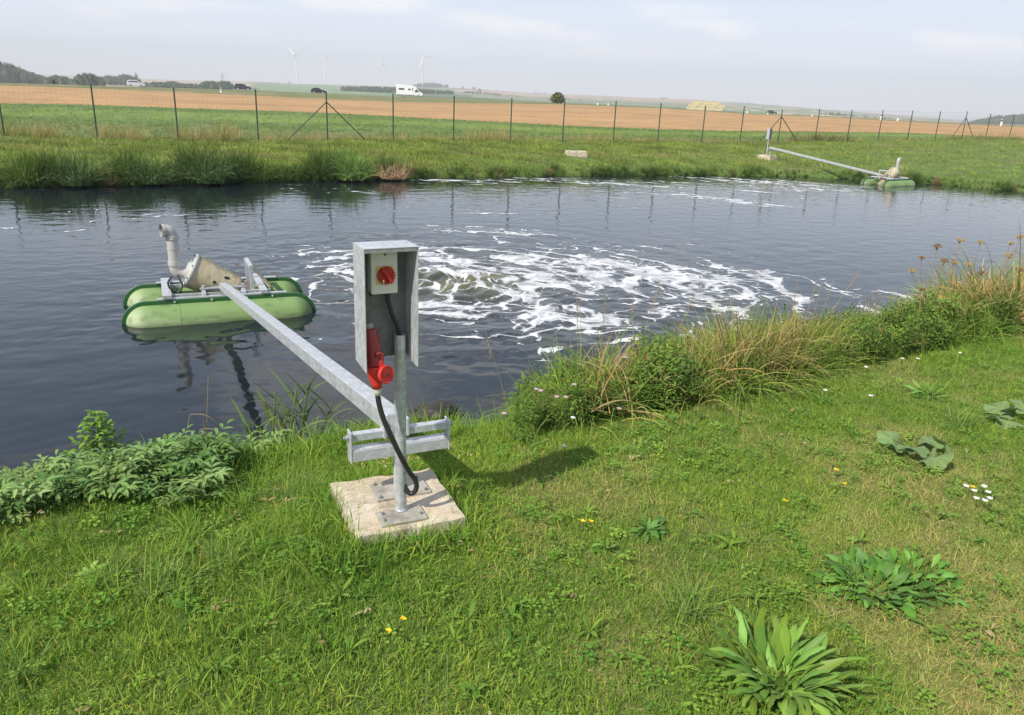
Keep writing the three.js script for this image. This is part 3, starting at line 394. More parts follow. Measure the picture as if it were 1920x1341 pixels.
// ---------------------------------------------------------------- hinged mooring arms
function makeArm(pos, turn, target, label) {
  const t = thing('mooring_boom', label, 'mooring arm', pos.toArray(), turn); t.updateMatrixWorld(true);
  const end = t.worldToLocal(target.clone());
  part(t, 'base_plate', bx(0.25, 0.011, 0.155, 0.05, 0.0065, -0.19), plateMat);
  for (const [x, z] of [[-0.055, -0.125], [-0.05, -0.25], [0.155, -0.13], [0.15, -0.255]]) part(t, 'bolt', hexBolt(x, 0.015, z, 0.008), boltMat);
  part(t, 'support_post', metric(cyl(0.025, 0.025, [0.05, 0.012, -0.20], [0.05, 0.19, -0.20], 20)), galv);
  part(t, 'lower_bar', [bx(0.44, 0.052, 0.006, 0.054, 0.209, -0.172), bx(0.44, 0.006, 0.05, 0.054, 0.2365, -0.198)], galv);
  part(t, 'upper_bar', metric(beam([-0.17, 0.292, -0.2], [0.278, 0.292, -0.2], 0.036, 0.036)), galv);
  for (const x of [-0.17, 0.278]) { const e = part(t, 'end_plate', bx(0.008, 0.145, 0.062, x, 0.249, -0.198, 0.003), galv); part(e, 'bolt', hexBolt(x + Math.sign(x) * 0.012, 0.29, -0.2, 0.012, 'x'), galvDark); }
  parts(t, 'hinge_lug', [bx(0.012, 0.085, 0.07, -0.02, 0.315, -0.205), bx(0.012, 0.085, 0.07, 0.085, 0.315, -0.205)], galv);
  part(t, 'beam', beam([0.033, 0.338, -0.185], end.toArray(), 0.086, 0.086, 0.006), galv, 'long square galvanised beam reaching over the water');
  return t;
}
const hook = V3(0.043, 0.375, -0.20);
makeArm(standPos, standTurn, aer.localToWorld(hook.clone()), 'long galvanised arm hinged on the near block and reaching to the near aerator');
{
  const far = onY(1437, 290.5, 0.72), tgt = aer2.localToWorld(hook.clone()), turn = Math.atan2(far.x - tgt.x, far.z - tgt.z) + 0.03;
  makeArm(far, turn, tgt, 'long galvanised arm from the far bank to the distant aerator');
  const c2 = cp.clone(); c2.name = numbered('control_post'); scene.add(c2); c2.position.copy(far); c2.rotation.y = turn; c2.userData = { label: 'grey hooded switch post seen from behind on the far bank', category: 'switch post' };
  const g = concrete, blk = (name, w, h, d, p, t, label, seed) => { const b = part(scene, name, block(w, h, d, 0.02, seed), g); b.position.copy(p); b.rotation.y = t; return tag(b, label, 'concrete block', 'concrete footings around the pond'); };
  blk('concrete_block', 0.62, 0.75, 0.70, far.clone().add(V3(Math.sin(turn) * -0.08, 0, Math.cos(turn) * -0.08)), turn, 'concrete block on the far bank that carries the distant switch post', 5.1);
  blk('concrete_block', 0.85, 0.6, 0.55, onY(1081, 283, 0.76), 0.2, 'bare pale concrete block alone in the grass of the far bank', 8.3);
  blk('concrete_block', 0.75, 0.4, 0.5, onY(1629, 290, 0.72), -0.1, 'flat concrete slab almost sunk in grass above the distant aerator', 11.3);
}
{
  const a = aer.localToWorld(V3(1.10, 0.12, 0)), b = onY(905, 561, 0.0);
  const r = part(scene, 'mooring_line', tube([a.toArray(), a.clone().lerp(b, 0.33).add(V3(0, -0.015, 0)).toArray(), a.clone().lerp(b, 0.66).add(V3(0, -0.015, 0)).toArray(), b.toArray()], 0.004, 30, 5), std({ color: C(0.5, 0.5, 0.47), roughness: 0.8 })); tag(r, 'thin pale line from the near aerator out over the water', 'rope');
}

// ---------------------------------------------------------------- plants: leaf and blade builder
class Leaves {
  constructor() { this.P = []; this.K = []; this.I = []; }
  // a leaf from o along dir, arching towards down; profile(t) gives the share of the width
  leaf(o, dir, len, wid, { droop = 0.5, fold = 0.25, segs = 4, side, col = [1, 1, 1], profile = (t) => Math.sin(Math.PI * Math.pow(t, 0.8)) * 0.97 + 0.03 * (1 - t), twist = 0 } = {}) {
    const d = dir.clone().normalize(), s = (side ?? new THREE.Vector3().crossVectors(d, Math.abs(d.y) > 0.96 ? V3(1, 0, 0) : V3(0, 1, 0))).clone().normalize(); if (twist) s.applyAxisAngle(d, twist);
    const p = o.clone(), st = len / segs, b = this.P.length / 3; let t = d.clone();
    for (let i = 0; i <= segs; i++) {
      const w = wid * 0.5 * profile(i / segs), n = new THREE.Vector3().crossVectors(s, t).normalize(), last = i === segs;
      if (last) this.P.push(p.x, p.y, p.z); else for (const q of [-1, 0, 1]) this.P.push(p.x + s.x * w * q - n.x * (q ? -fold * w : 0), p.y + s.y * w * q - n.y * (q ? -fold * w : 0), p.z + s.z * w * q - n.z * (q ? -fold * w : 0));
      for (let k = 0; k < (last ? 1 : 3); k++) this.K.push(...col);
      p.addScaledVector(t, st); t.y -= droop * st / len * 2 * 0.9; t.normalize();
    }
    for (let i = 0; i < segs; i++) { const a = b + i * 3; if (i < segs - 1) { for (const k of [0, 1]) this.I.push(a + k, a + k + 1, a + k + 4, a + k, a + k + 4, a + k + 3); } else this.I.push(a, a + 1, a + 3, a + 1, a + 2, a + 3); }
    return this;
  }
  blade(o, dir, len, wid, droop, segs, col, twist = 0) {            // flat grass blade, two points per row
    const d = dir.clone().normalize(), s = new THREE.Vector3().crossVectors(d, V3(0, 1, 0)).normalize(); if (twist) s.applyAxisAngle(d, twist);
    const p = o.clone(), st = len / segs, b = this.P.length / 3, t = d.clone();
    for (let i = 0; i <= segs; i++) { const f = i / segs, w = wid * 0.5 * (1 - f * f * 0.9); if (i === segs) { this.P.push(p.x, p.y, p.z); this.K.push(...col); } else { this.P.push(p.x - s.x * w, p.y - s.y * w, p.z - s.z * w, p.x + s.x * w, p.y + s.y * w, p.z + s.z * w); this.K.push(...col, ...col); } p.addScaledVector(t, st); t.y -= droop * (0.4 + 1.2 * f) * 2 / segs; t.normalize(); }
    for (let i = 0; i < segs; i++) { const a = b + i * 2; if (i < segs - 1) this.I.push(a, a + 1, a + 3, a, a + 3, a + 2); else this.I.push(a, a + 1, a + 2); }
    return this;
  }
  stem(pts, r, col, rs = 5, seg = 10) { const g = new THREE.TubeGeometry(new THREE.CatmullRomCurve3(pts), seg, r, rs), b = this.P.length / 3; this.P.push(...g.attributes.position.array); for (let i = 0; i < g.attributes.position.count; i++) this.K.push(...col); for (const i of g.index.array) this.I.push(i + b); return this; }
  ball(o, r, col, flat = 1, detail = 1) { const g = mergeVertices(prep(new THREE.IcosahedronGeometry(r, detail)).deleteAttribute('uv').deleteAttribute('normal')), b = this.P.length / 3, p = g.attributes.position; for (let i = 0; i < p.count; i++) { this.P.push(o.x + p.getX(i), o.y + p.getY(i) * flat, o.z + p.getZ(i)); this.K.push(...col); } for (const i of g.index.array) this.I.push(i + b); return this; }
  done() { const g = new THREE.BufferGeometry(); g.setAttribute('position', new THREE.Float32BufferAttribute(this.P, 3)); g.setAttribute('color', new THREE.Float32BufferAttribute(this.K, 3)); g.setIndex(this.I); g.computeVertexNormals(); return g; }
}
const dirOf = (az, el) => V3(Math.cos(el) * Math.sin(az), Math.sin(el), Math.cos(el) * Math.cos(az));
const leafMat = phys({ vertexColors: true, roughness: 0.9, transmission: 0.32, thickness: 0, specularIntensity: 0.35 }), glossLeaf = phys({ vertexColors: true, roughness: 0.55, transmission: 0.0 }), dryMat = phys({ vertexColors: true, roughness: 0.95, transmission: 0.2, thickness: 0, specularIntensity: 0.3 });
const tint = (c, k) => { const q = R(1 - k, 1 + k), y = R(-k, k) * 0.5; return [c[0] * (q + y), c[1] * q, c[2] * (q - y)]; };
const G1 = [1, 1, 1], STRAW = [1.75, 1.18, 1.9];
function tuft(n, h0, h1, w0, w1, spread, lean, droop, segs = 4, strawShare = 0.08) {
  const L = new Leaves(); for (let i = 0; i < n; i++) { const a = R(0, 6.283), q = Math.sqrt(rnd()) * spread; L.blade(V3(Math.cos(a) * q, -0.01, Math.sin(a) * q), dirOf(R(0, 6.283), R(lean, 1.5)), R(h0, h1), R(w0, w1), R(droop * 0.4, droop), segs, rnd() < strawShare ? tint(STRAW, 0.25) : tint(G1, 0.28), R(-1.2, 1.2)); } return L.done();
}
const dummy = new THREE.Object3D();
function scatter(parent, name, geos, mat, items) {                    // items: [x, y, z, scale, turn, colour, tilt]
  const lists = geos.map(() => []); items.forEach((it, i) => lists[i % geos.length].push(it));
  geos.forEach((g, k) => { if (!lists[k].length) return; const m = new THREE.InstancedMesh(g, mat, lists[k].length); lists[k].forEach((it, i) => { dummy.position.set(it[0], it[1], it[2]); dummy.rotation.set(it[6] ? R(-it[6], it[6]) : 0, it[4], it[6] ? R(-it[6], it[6]) : 0); const s = it[3]; Array.isArray(s) ? dummy.scale.set(...s) : dummy.scale.setScalar(s); dummy.updateMatrix(); m.setMatrixAt(i, dummy.matrix); m.setColorAt(i, it[5]); }); add(m, name, parent); });
}
function stuff(name, label, category) { const o = new THREE.Group(); add(o, name); return tag(o, label, category, null, 'stuff'); }
const toPx = (x, y, z) => { const v = V3(x, y - EYE, z), d = v.dot(fwd); return d <= 0.05 ? null : [CX + F * v.dot(camR) / d, CY - F * v.dot(camU) / d]; };
const nearFrame = (x, y, z, m = 260) => { const p = toPx(x, y, z); return p && p[0] > -m && p[0] < 1920 + m && p[1] < 1341 + m && p[1] > -m; };
const bc = Math.cos(standTurn), bs = Math.sin(standTurn);
const onBlock = (x, z, m = 0) => { const dx = x + 0.474, dz = z + 3.012; return Math.abs(dx * bc - dz * bs) < 0.255 + m && Math.abs(dx * bs + dz * bc) < 0.285 + m; };
const inLeafBed = (x, z) => { const d = shoreDist(x, z), n = 0.25 * N3(x * 1.5, z * 1.5, 4); return x < -1.42 + n * 0.6 && d < 1.36 + n * 0.6 + 0.25 * clamp(-1.9 - x, 0, 1); };
const mix3 = (a, b, t) => C(lerp(a[0], b[0], t), lerp(a[1], b[1], t), lerp(a[2], b[2], t));
const lush = [0.130, 0.285, 0.026], yel = [0.275, 0.405, 0.048], worn = [0.46, 0.37, 0.16];

// ---------------------------------------------------------------- lawn
{
  const lawn = stuff('grass', 'short uneven lawn grass with dry patches on the near bank', 'grass');
  const A = [], E = [], B = [], Cl = [], D = [], M = [];
  for (let i = 0; i < 380000; i++) {
    const x = R(-6.5, 11), z = R(-9.8, -0.75); if (!nearFrame(x, 0.8, z, 560)) continue; const d = shoreDist(x, z); if (d < 0.12 || onBlock(x, z, -0.015)) continue;
    const dist = Math.hypot(x, z); if (rnd() > Math.min(1, 4.0 / dist)) continue;
    const y = groundY(x, z), k = dry(x, z), bed = inLeafBed(x, z), n = fbm(x * 1.3, z * 1.3, 6.6, 3), pos = [x, y, z], turn = R(0, 6.283);
    if (bed && rnd() < 0.25) continue;
    const nearBlock = onBlock(x, z, 0.08) ? 1.9 : 1, shade = clamp(0.5 + n * 1.3 + 0.3 * N3(x * 7, z * 7) + R(-0.3, 0.3), 0, 1);
    const t = rnd();
    if (k > 0.40 && t < (k - 0.33) * 1.25) E.push([...pos, R(0.7, 1.2), turn, mix3(worn, yel, R(0, 0.8)), 0.3]);
    else { const hs = (lerp(1.25, 0.62, k) + 0.5 * sstep(1.6, 0.6, d)) * nearBlock; A.push([...pos, hs * R(0.7, 1.25), turn, mix3(mix3(lush, yel, shade).toArray(), worn, clamp((k - 0.55) * 0.9 + R(-0.06, 0.06), 0, 0.6)), 0.12]); }
    const nb = N3(x * 1.1 + 9, z * 1.1, 3.7) + 0.35 * (x < -0.4 ? 1 : 0) - 0.35 * k + 0.3 * sstep(1.5, 0.7, d);
    if ((nb > 0.22 && rnd() < 0.06) || (nearBlock > 1 && rnd() < 0.22)) B.push([...pos, R(0.65, 1.15), turn, mix3(lush, yel, R(0.1, 0.9)), 0.15]);
    const nc = N3(x * 1.7, z * 1.7, 13.7); if (rnd() < 0.018 + 0.06 * sstep(0.0, 0.3, nc)) Cl.push([...pos, R(0.5, 1.05), turn, mix3([0.11, 0.26, 0.028], [0.25, 0.39, 0.048], rnd()), 0.2]);
    if (rnd() < 0.006) D.push([...pos, R(0.35, 0.85), turn, mix3([0.10, 0.22, 0.028], [0.19, 0.31, 0.04], rnd()), 0.15]);
    if (rnd() < 0.0022) M.push([...pos, R(0.6, 1.2), turn, mix3([0.45, 0.36, 0.2], [0.3, 0.2, 0.1], rnd()), 0.3]);
  }
  const geoA = [0, 1, 2, 3, 4, 5].map(() => tuft(12, 0.018, 0.060, 0.0020, 0.0038, 0.048, 0.22, 1.0, 4)), geoE = [0, 1, 2].map(() => tuft(11, 0.018, 0.055, 0.0016, 0.0030, 0.045, 0.0, 0.5, 3, 0)), geoB = [0, 1, 2, 3].map(() => tuft(14, 0.07, 0.19, 0.0024, 0.0045, 0.035, 0.35, 1.2, 6, 0.06));
  const clover = [0, 1, 2].map(() => { const L = new Leaves(); for (let i = 0; i < 13; i++) { const a = R(0, 6.28), q = R(0.005, 0.055), h = R(0.015, 0.05), o = V3(Math.cos(a) * q, h, Math.sin(a) * q), b = R(0, 6.28), r = R(0.005, 0.0085), c = tint(G1, 0.25); L.blade(V3(o.x, -0.01, o.z), V3(0.1, 1, 0.1), h + 0.01, 0.0016, 0, 2, c); for (let k = 0; k < 3; k++) L.leaf(o, dirOf(b + k * 2.094, 0.25), r * 1.25, r * 1.35, { droop: 0.3, fold: 0.15, segs: 3, col: c }); } return L.done(); });
  const rosette = [0, 1, 2].map(() => { const L = new Leaves(), n = 9; for (let i = 0; i < n; i++) L.leaf(V3(0, 0.01, 0), dirOf(i / n * 6.28 + R(-0.3, 0.3), R(0.2, 1.3)), R(0.04, 0.12), R(0.012, 0.026), { droop: R(0.3, 1.3), twist: R(-0.7, 0.7), segs: 6, col: tint(G1, 0.18), profile: (t) => (0.3 + 0.7 * t) * Math.sin(Math.PI * (0.12 + 0.88 * t)) * 1.4 }); return L.done(); });
  const litter = [0, 1].map(() => { const L = new Leaves(); for (let i = 0; i < 3; i++) L.leaf(V3(R(-0.03, 0.03), R(0.03, 0.05), R(-0.03, 0.03)), dirOf(R(0, 6.28), R(-0.2, 0.3)), R(0.02, 0.05), R(0.006, 0.016), { droop: 0.2, segs: 3, col: G1 }); return L.done(); });
  scatter(lawn, 'short_grass', geoA, leafMat, A); scatter(lawn, 'dry_grass', geoE, dryMat, E); scatter(lawn, 'long_grass', geoB, leafMat, B);
  const cl = stuff('clover', 'clover and small leaves growing through the lawn', 'clover'); scatter(cl, 'clover_leaf', clover, leafMat, Cl);
  const ro = stuff('lawn_weeds', 'small leafy rosettes and dead leaves scattered in the lawn', 'weeds'); scatter(ro, 'rosette', rosette, leafMat, D); scatter(ro, 'dead_leaf', litter, dryMat, M);
}

// ---------------------------------------------------------------- silvery leaf bed at the left of the near bank
{
  const bed = stuff('leafy_ground_cover', 'grey green ground cover with toothed leaves along the water at the left', 'ground cover');
  const geos = [0, 1, 2, 3, 4].map(() => { const L = new Leaves(); const hgt = R(0.05, 0.12); for (let i = 0; i < 6; i++) { const a = i / 6 * 6.28 + R(-0.4, 0.4), el = R(0.1, 0.7), d = dirOf(a, el), o = V3(0, hgt * R(0.6, 1), 0), len = R(0.06, 0.10), c = tint(G1, 0.2); L.stem([V3(0, -0.03, 0), o.clone().multiplyScalar(0.6), o, o.clone().addScaledVector(d, len)], 0.0014, [0.7, 0.75, 0.5], 3, 5);
      for (const [q, s] of [[0.35, 1], [0.35, -1], [0.7, 1], [0.7, -1], [1, 0]]) { const p = o.clone().addScaledVector(d, len * q), dd = s ? dirOf(a + s * 0.95, el * 0.7) : dirOf(a, el * 0.6); L.leaf(p, dd, R(0.045, 0.068), R(0.013, 0.020), { droop: R(0.3, 0.8), segs: 4, fold: 0.35, col: tint(c, 0.1) }); } } return L.done(); });
  const items = []; for (let i = 0; i < 5400; i++) { const x = R(-5.6, -1.2), d = R(0.12, 1.75), z = zs(x) + d * 1.08; if (!inLeafBed(x, z)) continue; if (x > -1.6 && rnd() < 0.45) continue; const y = groundY(x, z), mn = N3(x * 2.6, z * 2.6, 7) + 0.5 * N3(x * 6, z * 6, 3), mound = lerp(0.03, 0.12, sstep(-2.5, -1.7, x)) * clamp(0.35 + 1.2 * mn, 0, 1) * sstep(1.7, 0.9, d); if (mn < -0.32 && rnd() < 0.85) continue; items.push([x, Math.max(0.02, y) + mound * rnd(), z, R(0.45, 1.25) * lerp(0.8, 1.05, sstep(-2.5, -1.7, x)), R(0, 6.28), mix3([0.08, 0.185, 0.032], [0.29, 0.41, 0.13], rnd()), 0.3]); }
  scatter(bed, 'leaf', geos, leafMat, items);
}
function leafyStem(L, h, n, len, wid, col, spread = 0.4, sc = [0.09, 0.12, 0.04]) { const top = V3(R(-0.06, 0.06) * h, h, R(-0.06, 0.06) * h); L.stem([V3(0, -0.03, 0), top.clone().multiplyScalar(0.5).add(V3(R(-0.02, 0.02), 0, 0)), top], 0.0025, sc, 4, 8); for (let i = 0; i < n; i++) { const f = 0.12 + 0.88 * i / n, p = top.clone().multiplyScalar(f), a = i * 2.4 + R(-0.4, 0.4), r = spread * h * (1.05 - f) * R(0.3, 1); const q = p.clone().add(dirOf(a, 0.5).multiplyScalar(r)); if (r > 0.03) L.stem([p, p.clone().lerp(q, 0.5).add(V3(0, 0.01, 0)), q], 0.0014, sc, 3, 4); const m = 1 + Math.floor(r / 0.035); for (let k = 0; k < m; k++) L.leaf(p.clone().lerp(q, (k + 1) / m), dirOf(a + R(-1.3, 1.3), R(-0.1, 0.8)), len * R(0.7, 1.2), wid * R(0.7, 1.2), { droop: R(0.2, 0.9), segs: 4, col: tint(col, 0.22) }); } }
const baseUnder = (px, py, z) => { const t = atZ(px, py, z); return { x: t.x, z: t.z, y: groundY(t.x, t.z), h: t.y - groundY(t.x, t.z), t }; };
{
  const b = baseUnder(176, 772, -3.75), t = thing('leafy_weed', 'upright bright green leafy weed standing above the grey ground cover at the water', 'weed', [b.x, Math.max(0, b.y), b.z]), L = new Leaves(), hh = b.t.y - Math.max(0, b.y);
  leafyStem(L, hh, 120, 0.05, 0.023, [0.17, 0.31, 0.035], 0.62); part(t, 'foliage', L.done(), leafMat);
}
// reed clump at the water left of the hinge, and dry stalks beside it
{
  const b = baseUnder(510, 815, -4.35), t = thing('reed_clump', 'reed tuft with long green and straw blades at the water left of the hinge', 'reeds', [b.x, Math.max(0, b.y - 0.02), b.z]);
  const L = new Leaves(), S = new Leaves();
  const stalk = (M, x, z, lean, h, col, n) => { const top = V3(x + lean * h, h, z + R(-0.05, 0.05)); M.stem([V3(x, -0.05, z), V3(x + lean * h * 0.4, h * 0.5, z), top], 0.0032, col, 5, 8); for (let i = 0; i < n; i++) { const f = 0.35 + 0.62 * i / n, p = V3(x, 0, z).lerp(top, f), a = (i % 2 ? 1.35 : -1.6) + R(-0.7, 0.7); M.blade(p, dirOf(a, R(0.7, 1.2)), R(0.13, 0.24), R(0.008, 0.013), R(0.2, 0.8), 6, tint(col, 0.25), R(-0.5, 0.5)); } };
  stalk(L, -0.05, 0.03, -0.04, 0.28, [0.17, 0.26, 0.05], 10); stalk(L, 0.07, 0.04, 0.09, 0.38, [0.16, 0.26, 0.05], 12); stalk(L, 0, 0, 0.03, 0.36, [0.15, 0.2, 0.05], 9); stalk(L, 0.10, 0.02, 0.14, 0.42, [0.12, 0.19, 0.04], 12); stalk(L, 0.04, -0.03, 0.05, 0.30, [0.2, 0.21, 0.07], 8); stalk(L, 0.14, -0.02, 0.3, 0.33, [0.16, 0.2, 0.05], 9);
  for (let i = 0; i < 22; i++) S.blade(V3(R(-0.02, 0.12), 0, R(-0.04, 0.04)), dirOf(R(0.7, 2.2), R(0.4, 1.2)), R(0.2, 0.42), R(0.006, 0.011), R(0.7, 1.4), 9, tint([0.44, 0.31, 0.13], 0.25), R(-0.6, 0.6));
  part(t, 'green_blades', L.done(), leafMat); part(t, 'straw_blades', S.done(), dryMat); t.scale.setScalar(1.55);
  const u = thing('dry_stalks', 'few thin bent straw stalks at the water beside the reed tuft', 'dry grass', [b.x - 0.42, Math.max(0, b.y - 0.03), b.z + 0.05]), D = new Leaves();
  for (const [x, l, h, k] of [[0, 0.12, 0.52, 0], [-0.12, 0.25, 0.33, 1], [-0.05, 0.2, 0.26, 1], [-0.16, 0.3, 0.22, 0], [0.05, -0.1, 0.3, 0]]) { D.stem([V3(x, -0.05, 0), V3(x + l * h * 0.5, h * 0.55, 0), V3(x + l * h, h, 0.01)], 0.0022, [0.36, 0.28, 0.16], 4, 10); if (k) D.blade(V3(x + l * h, h, 0.01), dirOf(1.5, 0.2), 0.14, 0.006, 1.0, 6, [0.42, 0.3, 0.15]); }
  part(u, 'stalk', D.done(), dryMat); u.scale.setScalar(1.35);
}

// ---------------------------------------------------------------- rough vegetation on the slope of the near bank
{
  const rough = stuff('tall_grass', 'tall tangled grass on the edge of the near bank, with straw mixed in', 'grass');
  const gT = [0, 1, 2, 3].map(() => tuft(22, 0.18, 0.50, 0.0035, 0.0075, 0.08, 0.35, 1.3, 7, 0.14)), gS = [0, 1, 2].map(() => tuft(16, 0.2, 0.46, 0.004, 0.008, 0.06, 0.15, 1.3, 7, 0)), gL = [0, 1, 2].map(() => tuft(20, 0.1, 0.26, 0.003, 0.006, 0.05, 0.5, 1.2, 6, 0.06));
  const herb = [0, 1, 2, 3, 4].map(() => { const L = new Leaves(); for (let k = 0; k < 2; k++) { const M = new Leaves(); leafyStem(M, R(0.12, 0.36), 24, 0.040, 0.013, G1, 0.6, [0.9, 0.8, 0.7]); const ox = R(-0.06, 0.06), oz = R(-0.06, 0.06), b = L.P.length / 3; for (let i = 0; i < M.P.length; i += 3) L.P.push(M.P[i] + ox, M.P[i + 1], M.P[i + 2] + oz); L.K.push(...M.K); for (const i of M.I) L.I.push(i + b); } return L.done(); });
  const T = [], S = [], Lo = [], H = [];
  for (let i = 0; i < 34000; i++) {
    const x = R(-1.9, 12.5), d = R(-0.12, 1.35), z = zs(x) + d * lerp(1.05, 1.2, sstep(0, 2, x)); if (!nearFrame(x, 0.8, z, 450)) continue; const y = Math.max(-0.02, groundY(x, z)), n = N3(x * 0.9, z * 0.9, 5.2), m = N3(x * 2.1, z * 2.1, 8.4), dist = Math.hypot(x, z); if (rnd() > Math.min(1, 6 / dist)) continue;
    const hump = sstep(-0.25, 0.35, x), turn = R(0, 6.28);
    if (x < 0.05) { if (rnd() < 0.16 * sstep(1.4, 0.4, d) && !(x > -0.9 && x < -0.25 && d < 0.28)) Lo.push([x, y, z, R(0.7, 1.15), turn, mix3(lush, yel, R(0, 0.9)), 0.15]); continue; }
    if (d > 1.2 && rnd() < 0.7) continue;
    const brown = Math.exp(-(((x - 1.75) / 0.55) ** 2)) * 0.75 + Math.exp(-(((x - 0.85) / 0.25) ** 2)) * 0.25 + 0.95 * sstep(3.7, 4.8, x) + 0.16 + 0.25 * m;
    const leafy = sstep(0.0, 0.25, n + 1.1 * Math.exp(-(((x - 0.5) / 0.55) ** 2)) * sstep(0.3, 0.6, d) + 0.6 * sstep(2.2, 2.8, x) * sstep(5.2, 4.3, x) - 0.25);
    const s = lerp(0.72, 1.0, hump) * (0.85 + 0.35 * n) * R(0.75, 1.15) * lerp(1.3, 0.9, sstep(1.7, 2.6, x)) * lerp(1, 2.1, sstep(3.7, 4.9, x)) * (0.75 + 0.5 * sstep(-0.3, 0.3, N3(x * 1.7, z * 1.7, 31.4))) * sstep(-0.05, 0.45, x); const p = rnd();
    if (rnd() > 0.52) continue;
    if (p < leafy * (x < 1.1 ? 0.8 : 0.6)) H.push([x, y + R(0, 0.08), z, R(0.5, 1.35) * (0.8 + 0.6 * N3(x * 2.3, z * 2.3, 44.1)), turn, mix3([0.10, 0.20, 0.024], [0.22, 0.32, 0.05], rnd()), 0.45]);
    else if (p < leafy * (x < 1.1 ? 0.8 : 0.6) + brown * 0.30) S.push([x, y + R(0, 0.25), z, R(0.6, 0.95) * s, turn, mix3([0.55, 0.41, 0.17], [0.33, 0.22, 0.09], rnd()), 0.35]);
    else T.push([x, y, z, s, turn, mix3(mix3(lush, yel, rnd()).toArray(), [0.24, 0.2, 0.08], clamp(0.2 + brown * 0.4, 0, 0.7) * rnd()), 0.2]);
  }
  scatter(rough, 'green_blades', gT, leafMat, T); scatter(rough, 'straw_blades', gS, dryMat, S); scatter(rough, 'low_blades', gL, leafMat, Lo);
  const hb = stuff('bank_herbs', 'dark leafy herbs packed between the tall grass on the near bank', 'weeds'); scatter(hb, 'leaf', herb, leafMat, H);
}
// single plants that stand out of it
const straw1 = [0.45, 0.33, 0.18], red1 = [0.27, 0.15, 0.085];
function seedStalk(px, py, z, lean, label, bunch) {
  const b = baseUnder(px, py, z), t = thing('seed_stalk', label, 'dry grass', [b.x - lean * b.h, Math.max(0, b.y), b.z]), L = new Leaves(), h = b.t.y - Math.max(0, b.y);
  L.stem([V3(0, 0, 0), V3(lean * h * 0.35, h * 0.5, 0), V3(lean * h, h, 0)], 0.0024, straw1, 4, 10); part(t, 'stalk', L.done(), dryMat);
  const S = new Leaves(); for (let i = 0; i < 26; i++) { const f = lerp(1 - bunch, 1, i / 26); S.blade(V3(lean * h * (0.35 + 0.65 * (f - 0.3) / 0.7), h * f, 0), dirOf(R(0, 6.28), R(0.7, 1.4)), R(0.015, 0.04), 0.0028, 0.2, 2, tint(straw1, 0.2)); } part(t, 'seed_head', S.done(), dryMat);
}
for (const [px, py, z, l, s] of [[1082, 545, -5.6, -0.06, 'leftmost thin straw stalk rising above the grass hump before the foam'], [1137, 548, -5.7, 0.02, 'straight straw stalk with tan tip above the grass hump'], [1186, 560, -5.7, -0.08, 'short pale stalk leaning left above the grass hump'], [1238, 525, -5.8, 0.14, 'tallest straw stalk above the grass hump, leaning right'], [1302, 550, -5.8, 0.22, 'thin straw stalk leaning far right above the grass hump'], [909, 620, -5.1, -0.25, 'pinkish stalk leaning left at the water end of the grass hump'],
  [1496, 524, -6.9, 0, 'shortest pale stalk left of the dried thistles'], [1531, 526, -7.0, 0.08, 'pale upright stalk beside the dried thistles'], [1541, 530, -7.0, 0.04, 'pale stalk just right of the upright one by the thistles'], [1562, 528, -7.0, 0.12, 'pale stalk leaning right over the dried thistles'], [1614, 505, -7.1, 0.35, 'long thin stalk bending right over the water by the thistles']]) seedStalk(px, py, z, l, s, 0.22);
function thistle(px, py, z, label, n) {
  const b = baseUnder(px, py, z), y = Math.max(0, b.y), h = b.t.y - y, t = thing('dried_thistle', label, 'thistle', [b.x, y, b.z]), L = new Leaves(), S = new Leaves();
  for (let i = 0; i < n; i++) { const tip = V3(R(-0.14, 0.14), h * R(0.78, 1), R(-0.1, 0.1)); L.stem([V3(R(-0.03, 0.03), 0, 0), tip.clone().multiplyScalar(0.55), tip], 0.0024, red1, 4, 7); for (let k = 0; k < 4; k++) L.leaf(tip.clone().multiplyScalar(R(0.4, 0.85)), dirOf(R(0, 6.28), 0.3), 0.07, 0.014, { segs: 4, col: tint([0.22, 0.2, 0.09], 0.3) }); for (let k = 0; k < 26; k++) S.blade(tip, dirOf(R(0, 6.28), R(-0.3, 1.4)), R(0.014, 0.03), 0.004, 0.2, 2, tint([0.52, 0.42, 0.32], 0.2)); }
  part(t, 'stem', L.done(), dryMat); part(t, 'seed_head', S.done(), dryMat);
}
thistle(1548, 572, -6.9, 'dried thistle with cream fluff, left of two by the water', 5); thistle(1632, 552, -7.0, 'dried thistle with wide brown and cream fluffy top, right of two by the water', 11); thistle(1712, 552, -7.2, 'dark dead thistle top right of the two fluffy ones', 7);
